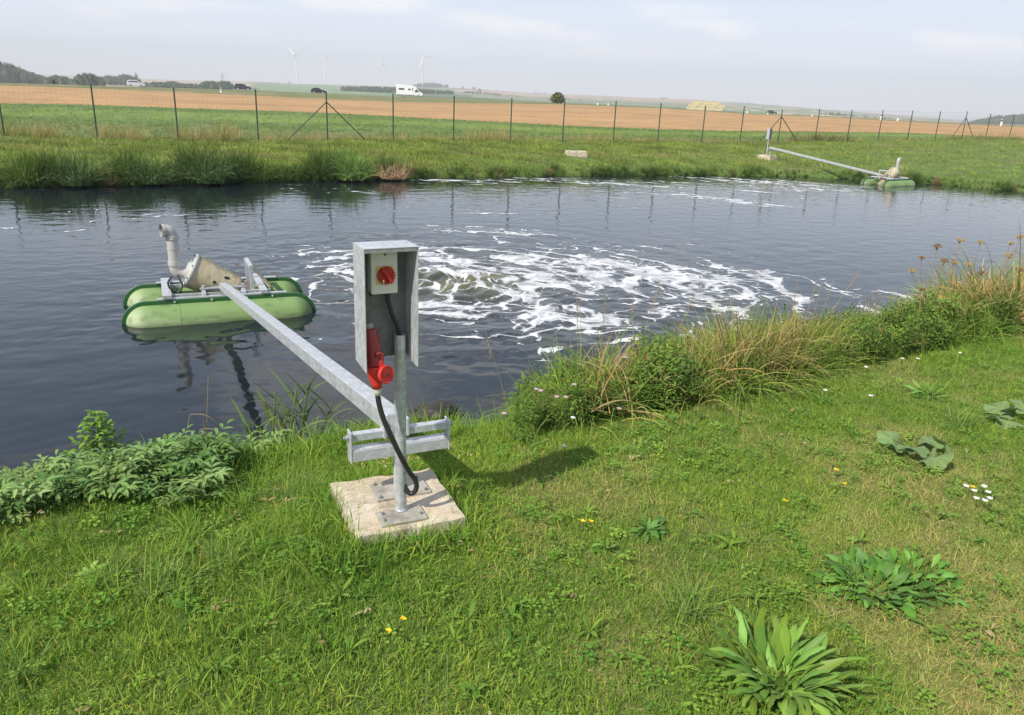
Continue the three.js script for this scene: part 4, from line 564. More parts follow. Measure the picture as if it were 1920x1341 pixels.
function umbel(px, py, z, lean, size, label, open) {
  const b = baseUnder(px, py, z), y = Math.max(0, b.y), h = b.t.y - y, t = thing('dried_umbel', label, 'dried flower', [b.x - lean * h, y, b.z]), L = new Leaves(), top = V3(lean * h, h, 0);
  L.stem([V3(0, 0, 0), V3(lean * h * 0.3, h * 0.5, 0.02), top.clone().add(V3(0, -size * 0.8, 0))], 0.003, [0.34, 0.25, 0.15], 5, 12);
  if (rnd() < 0.6) { const m = top.clone().multiplyScalar(0.6), q = m.clone().add(V3(R(-0.12, 0.12), 0.16, 0)); L.stem([m, m.clone().lerp(q, 0.5).add(V3(0.01, -0.01, 0)), q], 0.002, [0.34, 0.25, 0.15], 4, 6); for (let k = 0; k < 10; k++) L.blade(q, dirOf(k, R(0.5, 1.3)), size * 0.6, 0.004, -0.2, 3, tint([0.42, 0.25, 0.08], 0.2)); }
  part(t, 'stem', L.done(), dryMat); const S = new Leaves(), o = top.clone().add(V3(0, -size * 0.8, 0));
  for (let k = 0; k < 22; k++) { const a = k * 2.4, el = open ? R(0.3, 1.3) : R(0.5, 1.4), d = dirOf(a, el), e = o.clone().addScaledVector(d, size * R(0.7, 1)); S.blade(o, d, size * 0.9, 0.0035, open ? 0.1 : -0.45, 4, tint([0.33, 0.22, 0.11], 0.25)); for (let q = 0; q < 3; q++) S.ball(e.clone().add(V3(R(-0.006, 0.006), R(-0.004, 0.008), R(-0.006, 0.006))), 0.0042, tint(open ? [0.46, 0.33, 0.12] : [0.30, 0.17, 0.08], 0.25), 1, 0); }
  part(t, 'seed_head', S.done(), dryMat);
}
for (const [px, py, z, l, s, lab, op] of [[1711, 506, -6.6, -0.35, 0.035, 'small dried umbel leaning out furthest left over the water', 1], [1729, 482, -6.7, -0.1, 0.032, 'small round brown umbel above the leaning one at the left', 0], [1758, 460, -6.8, 0.02, 0.055, 'largest brown cup shaped umbel with a yellow side bloom', 0], [1771, 487, -6.8, 0.03, 0.045, 'dark brown umbel directly below the largest cup', 0], [1790, 490, -6.9, 0.05, 0.035, 'tan umbel just right of the dark brown one', 1], [1801, 448, -6.9, 0.03, 0.045, 'flat yellow umbel on the tallest middle stalk', 1], [1817, 494, -6.9, 0.04, 0.03, 'small tan umbel under the flat yellow one', 1], [1839, 452, -7.0, 0.06, 0.035, 'pale faint umbel between the flat yellow one and the frame edge', 1], [1842, 510, -7.0, 0, 0.05, 'hanging orange brown umbel low on the right', 0], [1894, 476, -6.9, 0.06, 0.055, 'rusty double umbel near the right frame edge', 1], [1895, 455, -7.1, 0.05, 0.03, 'small yellow umbel right above the rusty double one', 1], [1914, 442, -7.1, 0.1, 0.04, 'topmost umbel at the right frame edge', 1], [1913, 503, -6.8, 0.1, 0.045, 'rusty umbel lowest at the right frame edge', 0], [1728, 541, -6.4, -0.05, 0.025, 'small dry bud low at the left of the dried umbels', 0], [1764, 556, -6.4, 0.0, 0.03, 'tan bud low between the green herbs under the umbels', 1], [1795, 530, -6.6, 0.02, 0.035, 'tan umbel low in the middle of the dried stalks', 1]]) umbel(px, py, z, l, s, lab, op);

// ---------------------------------------------------------------- single plants in the lawn
function dock(px, py, label, n, len0, len1, w, name = 'dock_plant', cat = 'plant', el0 = 0.35, el1 = 1.35, col = [0.165, 0.29, 0.035]) {
  const p = onY(px, py, 0.8); p.y = groundY(p.x, p.z); const t = thing(name, label, cat, p.toArray());
  const gs = [0, 1, 2, 3, 4, 5, 6, 7, 8, 9, 10, 11, 12, 13].map(() => new Leaves().leaf(V3(0, 0, 0), V3(0, 0.75, 0.66), 1, w * R(0.85, 1.15), { droop: R(0.35, 1.25), fold: R(0.1, 0.5), segs: 10, side: V3(1, R(-0.3, 0.3), 0), col: tint(col, 0.3), twist: R(-0.6, 0.6), profile: ((ph) => (q) => Math.max(0.10, Math.pow(Math.sin(Math.PI * clamp(0.02 + 0.98 * Math.pow(q, 1.25), 0, 1)), 0.8)) * (1 + 0.14 * Math.sin(q * 17 + ph)))(R(0, 6)) }).done());
  for (let i = 0; i < n; i++) { const f = i / n, m = part(t, 'leaf', pick(gs), rnd() < 0.5 ? dockMat : leafMat); const s = lerp(len0, len1, Math.pow(rnd(), 0.7)) * lerp(1.05, 0.75, f); m.scale.setScalar(s); const big = n > 200, a0 = i * 2.39996, a = a0 + R(-1, 1) * (big ? 0.9 : 0.3), r = big ? 0.15 * Math.sqrt(0.1 + 0.9 * f) * R(0.4, 1) : (n > 100 && n < 200 ? 0.16 * Math.sqrt(rnd()) : R(0, 0.07) * (1.2 - f) * (len1 / 0.2)); m.position.set(Math.sin(a0) * r, R(-0.01, 0.02), Math.cos(a0) * r); m.rotation.set(lerp(0.65, -0.6, Math.pow(f, 0.9)) + R(-0.3, 0.3), a, R(-0.3, 0.3), 'YXZ'); }
  return t;
}
const dockMat = phys({ vertexColors: true, roughness: 0.62, transmission: 0.12, thickness: 0 });
dock(1462, 1285, 'large dense rosette of long lance shaped leaves in the foreground lawn', 250, 0.10, 0.235, 0.16);
dock(1640, 1105, 'spreading patch of broad dark leaves in the lawn above the large rosette', 150, 0.06, 0.13, 0.36, 'broadleaf_weed', 'weed', 0.2, 1.2, [0.11, 0.24, 0.03]);
dock(1712, 1090, 'low bright green leafy weed right beside the dark leaf patch', 120, 0.05, 0.10, 0.34, 'broadleaf_weed', 'weed', 0.2, 1.2, [0.12, 0.26, 0.032]);
dock(1215, 1000, 'small dark leafy weed in the middle of the lawn', 34, 0.06, 0.12, 0.26, 'broadleaf_weed', 'weed', 0.2, 1.2, [0.09, 0.2, 0.03]);
dock(1135, 1035, 'small upright plantain with narrow leaves left of the dark weed', 14, 0.06, 0.11, 0.22, 'broadleaf_weed', 'weed', 0.5, 1.3, [0.16, 0.3, 0.035]);
dock(1740, 745, 'leafy weed clump with a pale grey shoot high in the right lawn', 34, 0.07, 0.15, 0.16, 'broadleaf_weed', 'weed', 0.4, 1.3, [0.13, 0.26, 0.035]);
dock(170, 1075, 'pale green leafy weed in the shade side of the left lawn', 10, 0.04, 0.08, 0.3, 'broadleaf_weed', 'weed', 0.4, 1.2, [0.19, 0.31, 0.04]);
function butterbur(px, py, spots, label) {
  const p = onY(px, py, 0.8); p.y = groundY(p.x, p.z); const t = thing('large_leaf_plant', label, 'plant', p.toArray());
  const disc = (ph) => { const P = [0, 0, 0], K = [], I = [], n = 26, c = tint([0.20, 0.30, 0.11], 0.08); K.push(...c.map((v) => v * 1.25)); for (let r = 1; r <= 3; r++) for (let k = 0; k <= n; k++) { const a = lerp(0.32, 6.283 - 0.32, k / n), q = r / 3, rr = q * (1 + 0.07 * Math.sin(a * 7 + ph) * q + 0.035 * Math.sin(a * 17 + ph) * q + 0.10 * Math.cos(a)); P.push(Math.sin(a) * rr, 0.26 * q * q * Math.sin(a * 2.5 + ph) + 0.08 * q * Math.sin(a * 5 + ph * 2) - 0.18 * q * q, -Math.cos(a) * rr); const vein = 1 + 0.12 * Math.cos(a * 9); K.push(...c.map((v) => v * vein)); }
    for (let k = 0; k < n; k++) I.push(0, 1 + k + 1, 1 + k); for (let r = 1; r < 3; r++) for (let k = 0; k < n; k++) { const a = 1 + (r - 1) * (n + 1) + k, b = a + n + 1; I.push(a, a + 1, b + 1, a, b + 1, b); } const g = new THREE.BufferGeometry(); g.setAttribute('position', new THREE.Float32BufferAttribute(P, 3)); g.setAttribute('color', new THREE.Float32BufferAttribute(K, 3)); g.setIndex(I); g.computeVertexNormals(); return g; };
  for (const [sx, sy, r, tilt, turn] of spots) { const q = onY(sx, sy, 0.8 + 0.05), m = part(t, 'leaf', disc(R(0, 6)), leafMat); m.position.set(q.x - p.x, groundY(q.x, q.z) + R(0.045, 0.09) - p.y, q.z - p.z); m.scale.setScalar(r * 0.82); m.rotation.set(tilt, turn, R(-0.3, 0.3), 'YXZ'); part(t, 'leaf_stalk', new Leaves().stem([V3(m.position.x * 0.2, -0.02, m.position.z * 0.2), V3(m.position.x * 0.6, m.position.y * 0.5, m.position.z * 0.6), m.position.clone()], 0.004, [0.2, 0.22, 0.1], 5, 6).done(), leafMat); }
}
butterbur(1725, 840, [[1672, 822, 0.085, 0.5, 0.6], [1712, 845, 0.10, 0.1, 2.0], [1742, 828, 0.095, 0.35, 4.1], [1752, 862, 0.105, 0.3, 5.4], [1768, 836, 0.075, 0.6, 1.2], [1690, 838, 0.07, 0.2, 3.2]], 'low plant with large round grey green leaves in the middle right lawn');
butterbur(1890, 775, [[1876, 768, 0.10, 0.2, 0.6], [1905, 775, 0.11, 0.3, 2.5], [1890, 788, 0.09, 0.35, 4.5], [1918, 762, 0.1, 0.15, 5.5], [1868, 783, 0.07, 0.3, 3.5]], 'low plant with large round leaves at the right frame edge');
function flower(px, py, hgt, kind, label) {
  const q = onY(px, py, 0.8 + hgt), y = groundY(q.x, q.z), t = thing(kind === 'yellow' ? 'yellow_flower' : 'white_flower', label, 'flower', [q.x, y, q.z]), L = new Leaves(), S = new Leaves();
  L.stem([V3(0.01, -0.01, 0), V3(0.004, hgt * 0.5, 0), V3(0, hgt, 0)], 0.0014, [0.1, 0.17, 0.04], 4, 5); part(t, 'stem', L.done(), leafMat);
  const c = kind === 'yellow' ? [0.85, 0.55, 0.01] : kind === 'pink' ? [0.62, 0.4, 0.5] : [0.78, 0.76, 0.70], n = kind === 'yellow' ? 7 : 16, r = kind === 'yellow' ? 0.011 : 0.014;
  if (kind === 'yellow') for (let k = 0; k < n; k++) { const a = k / n * 6.28; S.leaf(V3(Math.cos(a) * 0.003, hgt, Math.sin(a) * 0.003), dirOf(a, R(0.3, 0.9)), 0.0145, 0.010, { droop: 0.4, segs: 3, fold: 0.3, col: tint(c, 0.12) }); } else for (let k = 0; k < n; k++) { const a = k * 2.4, q2 = r * Math.sqrt(k / n); S.ball(V3(Math.cos(a) * q2, hgt + R(0, 0.003), Math.sin(a) * q2), 0.0035, tint(c, 0.08), 0.6, 0); }
  part(t, 'bloom', S.done(), phys({ vertexColors: true, roughness: 0.8 }));
}
for (const [x, y, h, k, l] of [[757, 1167, 0.09, 'yellow', 'yellow flower in the lawn below the block, upper right of the pair'], [729, 1190, 0.085, 'yellow', 'yellow flower in the lawn below the block, lower left of the pair'], [1093, 978, 0.06, 'yellow', 'small yellow bloom in mid lawn, left of a close pair'], [1108, 978, 0.06, 'yellow', 'small yellow bloom in mid lawn, right of a close pair'], [1569, 878, 0.06, 'yellow', 'yellow bloom highest of the three in the right lawn'], [1583, 905, 0.06, 'yellow', 'brightest yellow bloom, middle of the three in the right lawn'], [1473, 940, 0.06, 'yellow', 'yellow bloom left of the middle of the right lawn'], [1824, 910, 0.05, 'yellow', 'tiny yellow bloom among the white flower heads'],
  [1813, 908, 0.07, 'white', 'white flower head at the left of the cluster in the right lawn'], [1847, 909, 0.07, 'white', 'white flower head topmost of the cluster in the right lawn'], [1828, 917, 0.07, 'white', 'white flower head in the middle of the cluster'], [1832, 932, 0.07, 'white', 'white flower head lowest left of the cluster'], [1857, 932, 0.07, 'white', 'white flower head lowest right of the cluster'], [1848, 936, 0.06, 'white', 'white flower head at the bottom of the cluster'], [1854, 920, 0.06, 'white', 'white flower head at the right of the cluster'],
  [1625, 686, 0.12, 'white', 'white flower head low at the foot of the bank herbs, furthest right'], [1693, 669, 0.12, 'white', 'white flower head before the herbs in the upper right lawn'], [1722, 670, 0.12, 'white', 'white flower head right beside the one in the upper right lawn'], [1801, 659, 0.1, 'white', 'white flat flower head alone in the far right lawn'], [1548, 730, 0.1, 'white', 'white flower head in front of the tall grass at the right'], [1633, 742, 0.08, 'white', 'white flower head in the lawn left of the leafy clump'], [1058, 832, 0.06, 'white', 'white flower head in the lawn just under the herb bank'], [1075, 776, 0.14, 'white', 'cream flower head on the herb bank near the water'],
  [1007, 706, 0.3, 'pink', 'pale pink bloom highest left on the herb bank'], [1015, 714, 0.3, 'pink', 'pale pink bloom just under the highest one'], [1045, 728, 0.26, 'pink', 'pink white bloom in the middle of the herb bank'], [1062, 733, 0.26, 'pink', 'pink white bloom right of the middle one on the herb bank'], [1078, 700, 0.3, 'pink', 'mauve bloom at the right of the herb bank'], [1162, 760, 0.2, 'pink', 'small pale bloom low on the right of the herb bank'], [946, 758, 0.2, 'pink', 'pale bloom at the water end of the herb bank']]) flower(x, y, h, k, l);
// tall bare stalks in the foreground, coarse tufts
{
  const put = (px, py, pyTop, label) => { const b = onY(px, py, 0.8), y = groundY(b.x, b.z), tp = atZ(px + 2, pyTop, b.z), t = thing('grass_stalk', label, 'grass stalk', [b.x, y, b.z]), L = new Leaves(), h = tp.y - y; L.stem([V3(0, -0.02, 0), V3(0.004, h * 0.5, 0), V3(0.002, h, 0)], 0.0014, [0.3, 0.33, 0.16], 4, 6); part(t, 'stalk', L.done(), leafMat); };
  put(836, 1345, 1225, 'thin upright pale stalk at the bottom of the lawn'); put(797, 1345, 1262, 'shorter thin stalk left of the upright one at the bottom');
  const coarse = (px, py, n, sc, label) => { const b = onY(px, py, 0.8), t = thing('grass_tussock', label, 'grass tussock', [b.x, groundY(b.x, b.z), b.z]); part(t, 'blades', tuft(n, 0.11 * sc, 0.26 * sc, 0.003, 0.0055, 0.07 * sc, 0.35, 1.1, 7, 0.05), tuftMat); };
  const tuftMat = phys({ vertexColors: true, color: C(0.18, 0.29, 0.035), roughness: 0.9, transmission: 0.3, thickness: 0 });
  coarse(1285, 1155, 120, 0.9, 'coarse grass tussock left of the large leaf rosette'); coarse(300, 1110, 130, 1, 'long arching grass tussock in the left lawn'); coarse(215, 1085, 100, 0.9, 'grass tussock left of the long arching one'); coarse(420, 1060, 90, 0.9, 'grass tussock between the leaf bed and the block'); coarse(1800, 800, 120, 1.0, 'pale tall grass tussock between the two round leaf plants'); coarse(30, 1270, 90, 0.9, 'grass tussock in the bottom left corner of the lawn'); coarse(560, 930, 90, 1.0, 'lush grass tussock just left of the concrete block');
}
// wet lump and drifted litter at the water's edge behind the hinge
{
  const c = onY(818, 781, 0), g = new THREE.IcosahedronGeometry(1, 5), p = g.attributes.position; for (let i = 0; i < p.count; i++) { const v = V3(p.getX(i), p.getY(i), p.getZ(i)), n = 1 + 0.6 * fbm(v.x * 2, v.y * 2, v.z * 2, 3) + 0.12 * N3(v.x * 9, v.y * 9, v.z * 9); p.setXYZ(i, v.x * 0.2 * n, v.y * 0.10 * n, v.z * 0.14 * n); }
  g.computeVertexNormals(); const m = part(scene, 'wet_stone', mergeVertices(prep(g).deleteAttribute('normal').deleteAttribute('uv')), std({ color: C(0.035, 0.030, 0.022), roughness: 0.55 })); m.geometry.computeVertexNormals(); m.position.set(c.x, 0.02, c.z - 0.02); m.rotation.y = 0.4; tag(m, 'dark wet stone at the water edge behind the hinge frame', 'stone');
  const lit = stuff('reed_litter', 'brown reed litter washed up beside the wet stone', 'litter'), items = []; for (let i = 0; i < 420; i++) { const x = R(-0.6, 0.05), d = R(-0.55, 0.1), z = zs(x) + d; items.push([x, Math.max(0.004, groundY(x, z)) + R(0, 0.015), z, R(0.5, 1), R(0, 6.28), mix3([0.16, 0.11, 0.055], [0.05, 0.035, 0.02], rnd()), 0.1]); }
  scatter(lit, 'straw_blades', [tuft(4, 0.05, 0.16, 0.003, 0.005, 0.03, 0.0, 0.1, 3, 0)], dryMat, items);
}

// ---------------------------------------------------------------- vegetation across the water
{
  const fb = stuff('far_grass', 'rough green and straw grass on the far bank up to the fence', 'grass');
  const g1 = [0, 1, 2, 3].map(() => tuft(9, 0.10, 0.26, 0.010, 0.020, 0.12, 0.4, 1.0, 3, 0.05)), g2 = [0, 1, 2].map(() => tuft(46, 0.35, 0.75, 0.010, 0.020, 0.16, 0.6, 1.15, 5, 0.10)), g3 = [0, 1, 2].map(() => tuft(18, 0.3, 0.75, 0.006, 0.012, 0.18, 0.9, 0.5, 4, 0.0));
  const a = [], ed = [], dr = [], me = []; const bA = onY(1081, 283, 0.76), bB = onY(1629, 290, 0.72), bareFar = (x, z) => [bA, bB].some((p) => Math.abs(x - p.x) < 0.5 && z - p.z > -0.4 && z - p.z < 1.3);
  for (let i = 0; i < 42000; i++) { const az = R(-36, 36), b = bankF(az, Math.pow(rnd(), 0.85) * 1.03), n = fbm(b.x * 0.35, b.z * 0.9, 7.7, 4), br = sstep(0.0, 0.4, n + R(-0.2, 0.2)), sh = sstep(0.15, 0.0, 0) * 0; if (bareFar(b.x, b.z)) continue; const mv = 1 + 0.9 * fbm(b.x * 0.6, b.z * 1.1, 51, 3); a.push([b.x, b.y - 0.02, b.z, R(0.35, 1.0) * lerp(1.05, 0.75, br) * (1 + 0.6 * N3(b.x * 0.7, b.z * 0.7, 6)) + sh, R(0, 6.28), mix3(mix3([0.15, 0.24, 0.035], [0.33, 0.39, 0.08], rnd()).toArray(), [0.42, 0.34, 0.16], br * R(0.1, 0.7)).multiplyScalar(mv), 0.15]); }
  for (let i = 0; i < 2600; i++) { const az = R(-36, 36), s = lineS(az), n = N3(az * 0.55, 2.2) + 0.5 * N3(az * 1.7, 7.1), big = sstep(-4, -16, az) * 0.85 + 0.45, r = s.r + R(-0.15, 0.75), A = rad(az), low = bareFar(r * Math.sin(A), -r * Math.cos(A)) ? 0.35 : 1, br = N3(az * 1.1, 9.9) > 0.25 && rnd() < 0.6; ed.push([r * Math.sin(A), R(-0.05, 0.2) * (r > s.r ? 1 : 0.2), -r * Math.cos(A), low * big * (0.72 + 1.0 * n) * R(0.7, 1.25), R(0, 6.28), br ? mix3([0.42, 0.27, 0.12], [0.25, 0.17, 0.08], rnd()) : mix3([0.045, 0.10, 0.016], [0.20, 0.29, 0.045], Math.pow(rnd(), 1.6)), 0.2]); }
  for (const [p0, p1, n, hs, dk] of [[0, 110, 90, 0.9, 0], [180, 275, 80, 1.0, 0], [330, 445, 130, 0.9, 0], [410, 440, 30, 1.4, 0], [478, 620, 80, 0.7, 0], [620, 740, 50, 0.5, 0], [740, 860, 60, 0.6, 0], [880, 960, 70, 1.1, 0], [960, 1060, 40, 0.7, 0], [1060, 1160, 80, 0.8, 0], [1160, 1420, 90, 0.6, 0], [1475, 1590, 110, 1.0, 1], [1600, 1760, 40, 0.6, 0], [1770, 1920, 90, 1.0, 1]]) for (let i = 0; i < n; i++) { const px = R(p0, p1), p = atZ(px, 266, postZ(px) - R(-0.2, 1.6)), az = Math.atan2(p.x, -p.z) * 180 / Math.PI, f = lineF(az); dr.push([p.x, f.y - 0.02, p.z, hs * R(0.5, 1.1), R(0, 6.28), dk && rnd() < 0.6 ? mix3([0.16, 0.11, 0.06], [0.10, 0.10, 0.04], rnd()) : mix3([0.52, 0.39, 0.18], [0.28, 0.31, 0.09], rnd()), 0.12]); }
  for (let i = 0; i < 16000; i++) { const az = R(-36, 36), f = lineF(az), m = lineM(az), t = Math.pow(rnd(), 1.3), r = lerp(f.r, m.r, t), A = rad(az), x = r * Math.sin(A), z = -r * Math.cos(A), n = fbm(x * 0.12, z * 0.5, 5.7, 3), s = sstep(0.3, 0.5, t + n * 0.5) * (1 - sstep(0.6, 0.8, t + n * 0.4)); me.push([x, lerp(f.y, m.y, t) - 0.03, z, R(0.6, 1.1), R(0, 6.28), mix3(mix3([0.15, 0.235, 0.045], [0.27, 0.36, 0.07], clamp(s + R(-0.2, 0.3), 0, 1)).toArray(), [0.32, 0.25, 0.12], rnd() < 0.35 * sstep(0.25, 0, t) ? 0.7 : 0), 0.15]); }
  scatter(fb, 'tuft', g1, leafMat, a); scatter(fb, 'bank_edge_tuft', g2, leafMat, ed);
  const dw = stuff('dry_weeds', 'straw coloured dead weeds standing along the wire fence', 'weeds'); scatter(dw, 'dry_stalks', g3, dryMat, dr);
  const mg = stuff('meadow_grass', 'green meadow grass between the fence and the ploughed field', 'grass'); scatter(mg, 'tuft', g1, leafMat, me);
  const big = (px, py, n, h, c, label) => { const p = onY(px, py, 0.05), t = thing('sedge_tussock', label, 'sedge', [p.x, 0.08, p.z - 0.35]); part(t, 'blades', tuft(n, h * 0.5, h, 0.012, 0.024, 0.42, 0.45, 1.2, 6, 0.06), phys({ vertexColors: true, color: C(...c), roughness: 0.9, transmission: 0.25, thickness: 0 })); };
  big(385, 346, 420, 1.3, [0.07, 0.15, 0.02], 'large dark sedge tussock hanging over the far water left of the aerator pipe'); big(658, 340, 420, 1.25, [0.13, 0.25, 0.03], 'bright green sedge tussock on the far shore left of the hooded box'); big(130, 350, 380, 1.2, [0.085, 0.16, 0.025], 'dark sedge tussock at the far shore near the left frame edge'); big(275, 347, 300, 1.05, [0.07, 0.145, 0.02], 'smaller dark sedge between the two large tussocks of the far shore'); big(735, 338, 200, 0.75, [0.42, 0.28, 0.15], 'brown withered tussock on the far shore beside the bright green one');
}

// ---------------------------------------------------------------- wire fence
{
  const fm = std({ color: C(0.030, 0.060, 0.038), roughness: 0.5 }), wm = std({ color: C(0.10, 0.16, 0.11), roughness: 0.6 });
  const f = thing('wire_fence', 'green wire mesh fence on thin posts along the far side of the pond', 'fence');
  for (const { p, h } of posts) { const m = part(f, 'fence_post', [cyl(0.027, 0.027, [0, -0.3, 0], [0, h, 0], 10), cyl(0.031, 0.027, [0, h, 0], [0, h + 0.02, 0], 10)], fm); m.position.copy(p); }
  const brace = (i, px, py) => { const q = posts[i], z = postZ(px), e = atZ(px, py, z), a = q.p.clone().add(V3(0, q.h * 0.80, 0)); part(f, 'brace', cyl(0.021, 0.021, e.clone().add(V3(0, -0.05, 0)).toArray(), a.toArray(), 8), fm); };
  brace(5 - 1, 535, 264); brace(4, 688, 263); brace(13, 1424, 264); brace(13, 1497, 266.5); brace(19, 1783, 259); brace(19, 1827, 262);
  const G = [], K = [];
  for (let i = 0; i < posts.length - 1; i++) {
    const a = posts[i], b = posts[i + 1]; for (const t of [0.97, 0.85, 0.72, 0.6, 0.48, 0.36, 0.24, 0.12, 0.03]) G.push(cyl(t === 0.97 ? 0.0035 : 0.0016, t === 0.97 ? 0.0035 : 0.0016, a.p.clone().add(V3(0, a.h * t, 0)).toArray(), b.p.clone().add(V3(0, b.h * t, 0)).toArray(), 3, true));
    const n = 18; for (let k = 1; k < n; k++) { const p = a.p.clone().lerp(b.p, k / n), h = lerp(a.h, b.h, k / n); K.push(cyl(0.0013, 0.0013, [p.x, p.y, p.z], [p.x, p.y + h * 0.97, p.z], 3, true)); }
  }
  const w = part(f, 'wire', G, wm), k = part(f, 'wire_mesh', K, wm); w.userData.kind = 'stuff'; k.userData.kind = 'stuff';
}

// ---------------------------------------------------------------- vehicles on the road
const glass = std({ color: C(0.03, 0.035, 0.04), roughness: 0.12 }), tyre = std({ color: C(0.02, 0.02, 0.02), roughness: 0.9 }), rimM = std({ color: C(0.62, 0.62, 0.62), roughness: 0.35, metalness: 0.3 }), lampM = std({ color: C(0.7, 0.7, 0.66), roughness: 0.2 }), tailM = std({ color: C(0.4, 0.02, 0.02), roughness: 0.3 }), trimM = std({ color: C(0.03, 0.03, 0.03), roughness: 0.7 });
function profile(pts, depth, bevel) { const s = new THREE.Shape(); pts.forEach(([x, y], i) => i ? s.lineTo(x, y) : s.moveTo(x, y)); s.closePath(); const g = new THREE.ExtrudeGeometry(s, { depth: depth - 2 * bevel, bevelEnabled: true, bevelSize: bevel, bevelThickness: bevel, bevelSegments: 2 }); g.translate(0, 0, -(depth - 2 * bevel) / 2); return prep(g); }
function wheels(t, xs, w, r, rim) { for (const x of xs) for (const s of [-1, 1]) { const g = part(t, 'wheel', [cyl(r, r, [x, r, s * (w / 2 - 0.2)], [x, r, s * (w / 2 + 0.005)], 20)], tyre); part(g, 'rim', [cyl(r * 0.66, r * 0.62, [x, r, s * (w / 2 + 0.005)], [x, r, s * (w / 2 + 0.02)], 16)], rim); } }
function sideWindows(t, polys, w, off) { for (const P of polys) for (const s of [-1, 1]) { const sh = new THREE.Shape(); P.forEach(([x, y], i) => i ? sh.lineTo(x, y) : sh.moveTo(x, y)); sh.closePath(); const g = new THREE.ExtrudeGeometry(sh, { depth: 0.02, bevelEnabled: false }); g.translate(0, 0, s > 0 ? w / 2 + off - 0.012 : -w / 2 - off - 0.008); part(t, 'window', prep(g), glass); } }
// cars point towards +x
const carPaint = (c) => std({ color: C(...c), roughness: 0.3, metalness: 0.1 });
function car(name, label, cat, paint, kind) {
  const t = thing(name, label, cat), pm = carPaint(paint), w = 1.74;
  const low = kind === 'estate' ? [[-2.15, 0.3], [-1.75, 0.24], [1.75, 0.24], [2.1, 0.34], [2.14, 0.62], [2.0, 0.82], [1.05, 0.98], [-2.1, 1.02], [-2.2, 0.65]] : [[-1.95, 0.32], [-1.6, 0.24], [1.6, 0.24], [1.98, 0.34], [2.0, 0.62], [1.85, 0.78], [0.95, 0.95], [-1.9, 1.0], [-2.0, 0.66]];
  const top = kind === 'estate' ? [[1.1, 0.95], [0.35, 1.5], [-0.3, 1.56], [-1.85, 1.52], [-2.12, 1.0]] : [[1.0, 0.92], [0.2, 1.38], [-0.4, 1.43], [-1.35, 1.38], [-1.88, 0.98]];
  part(t, 'body', profile(low, w, 0.07), pm); part(t, 'roof', profile(top, w - 0.22, 0.09), pm);
  sideWindows(t, kind === 'estate' ? [[[0.85, 1.02], [0.3, 1.42], [-0.35, 1.46], [-0.4, 1.02]], [[-0.5, 1.02], [-0.45, 1.46], [-1.2, 1.45], [-1.25, 1.03]], [[-1.35, 1.03], [-1.3, 1.44], [-1.75, 1.42], [-1.9, 1.06]]] : [[[0.75, 0.99], [0.18, 1.31], [-0.35, 1.34], [-0.4, 0.99]], [[-0.5, 0.99], [-0.45, 1.34], [-1.15, 1.31], [-1.45, 1.04]]], w - 0.22, 0.012);
  const e = kind === 'estate' ? [1.02, 1.0, 0.42, 1.47] : [0.95, 0.97, 0.28, 1.35]; part(t, 'windscreen', beam([e[0], e[1] + 0.02, 0], [e[2], e[3] + 0.01, 0], w - 0.42, 0.03), glass);
  part(t, 'rear_window', beam(kind === 'estate' ? [-2.1, 1.08, 0] : [-1.84, 1.04, 0], kind === 'estate' ? [-1.93, 1.44, 0] : [-1.44, 1.34, 0], w - 0.4, 0.03), glass);
  const fx = kind === 'estate' ? 2.1 : 1.95; for (const s of [-1, 1]) { part(t, 'headlight', bx(0.16, 0.14, 0.32, fx - 0.06, 0.68, s * 0.62, 0.04), lampM); part(t, 'tail_light', bx(0.1, 0.2, 0.22, -fx - 0.02, 0.82, s * 0.7, 0.03), tailM); part(t, 'mirror', bx(0.14, 0.12, 0.18, 0.72, 1.02, s * 0.95, 0.03), pm); }
  part(t, 'bumper', [bx(0.12, 0.2, w - 0.1, fx + 0.04, 0.4, 0, 0.04), bx(0.12, 0.2, w - 0.1, -fx - 0.1, 0.42, 0, 0.04)], trimM);
  wheels(t, kind === 'estate' ? [-1.35, 1.32] : [-1.22, 1.22], w, 0.31, rimM);
  return t;
}
const roadTurn = (px) => { const a = atR(px - 40, 160, 239), b = atR(px + 40, 160, 239); return Math.atan2(-(b.z - a.z), b.x - a.x); };
const onRoad = (o, px, r = 239) => { const d = ray(px, 175), az = Math.atan2(d.x, -d.z) * 180 / Math.PI, y = lineR(az).y + 0.03, a = rad(az); o.position.set(r * Math.sin(a), y, -r * Math.cos(a)); o.rotation.y = roadTurn(px); };
onRoad(car('car', 'white estate car on the far road at the left', 'car', [0.72, 0.73, 0.75], 'estate'), 257);
onRoad(car('car', 'dark blue grey estate car on the far road, second from the left', 'car', [0.035, 0.045, 0.065], 'estate'), 456);
onRoad(car('car', 'black hatchback on the far road just behind a braced fence post', 'car', [0.012, 0.013, 0.016], 'hatch'), 597);
const farCar = car('car', 'dark green car far right on the road, low behind the ploughed field', 'car', [0.02, 0.06, 0.045], 'hatch'); onRoad(farCar, 1452, 241); farCar.scale.setScalar(0.72);
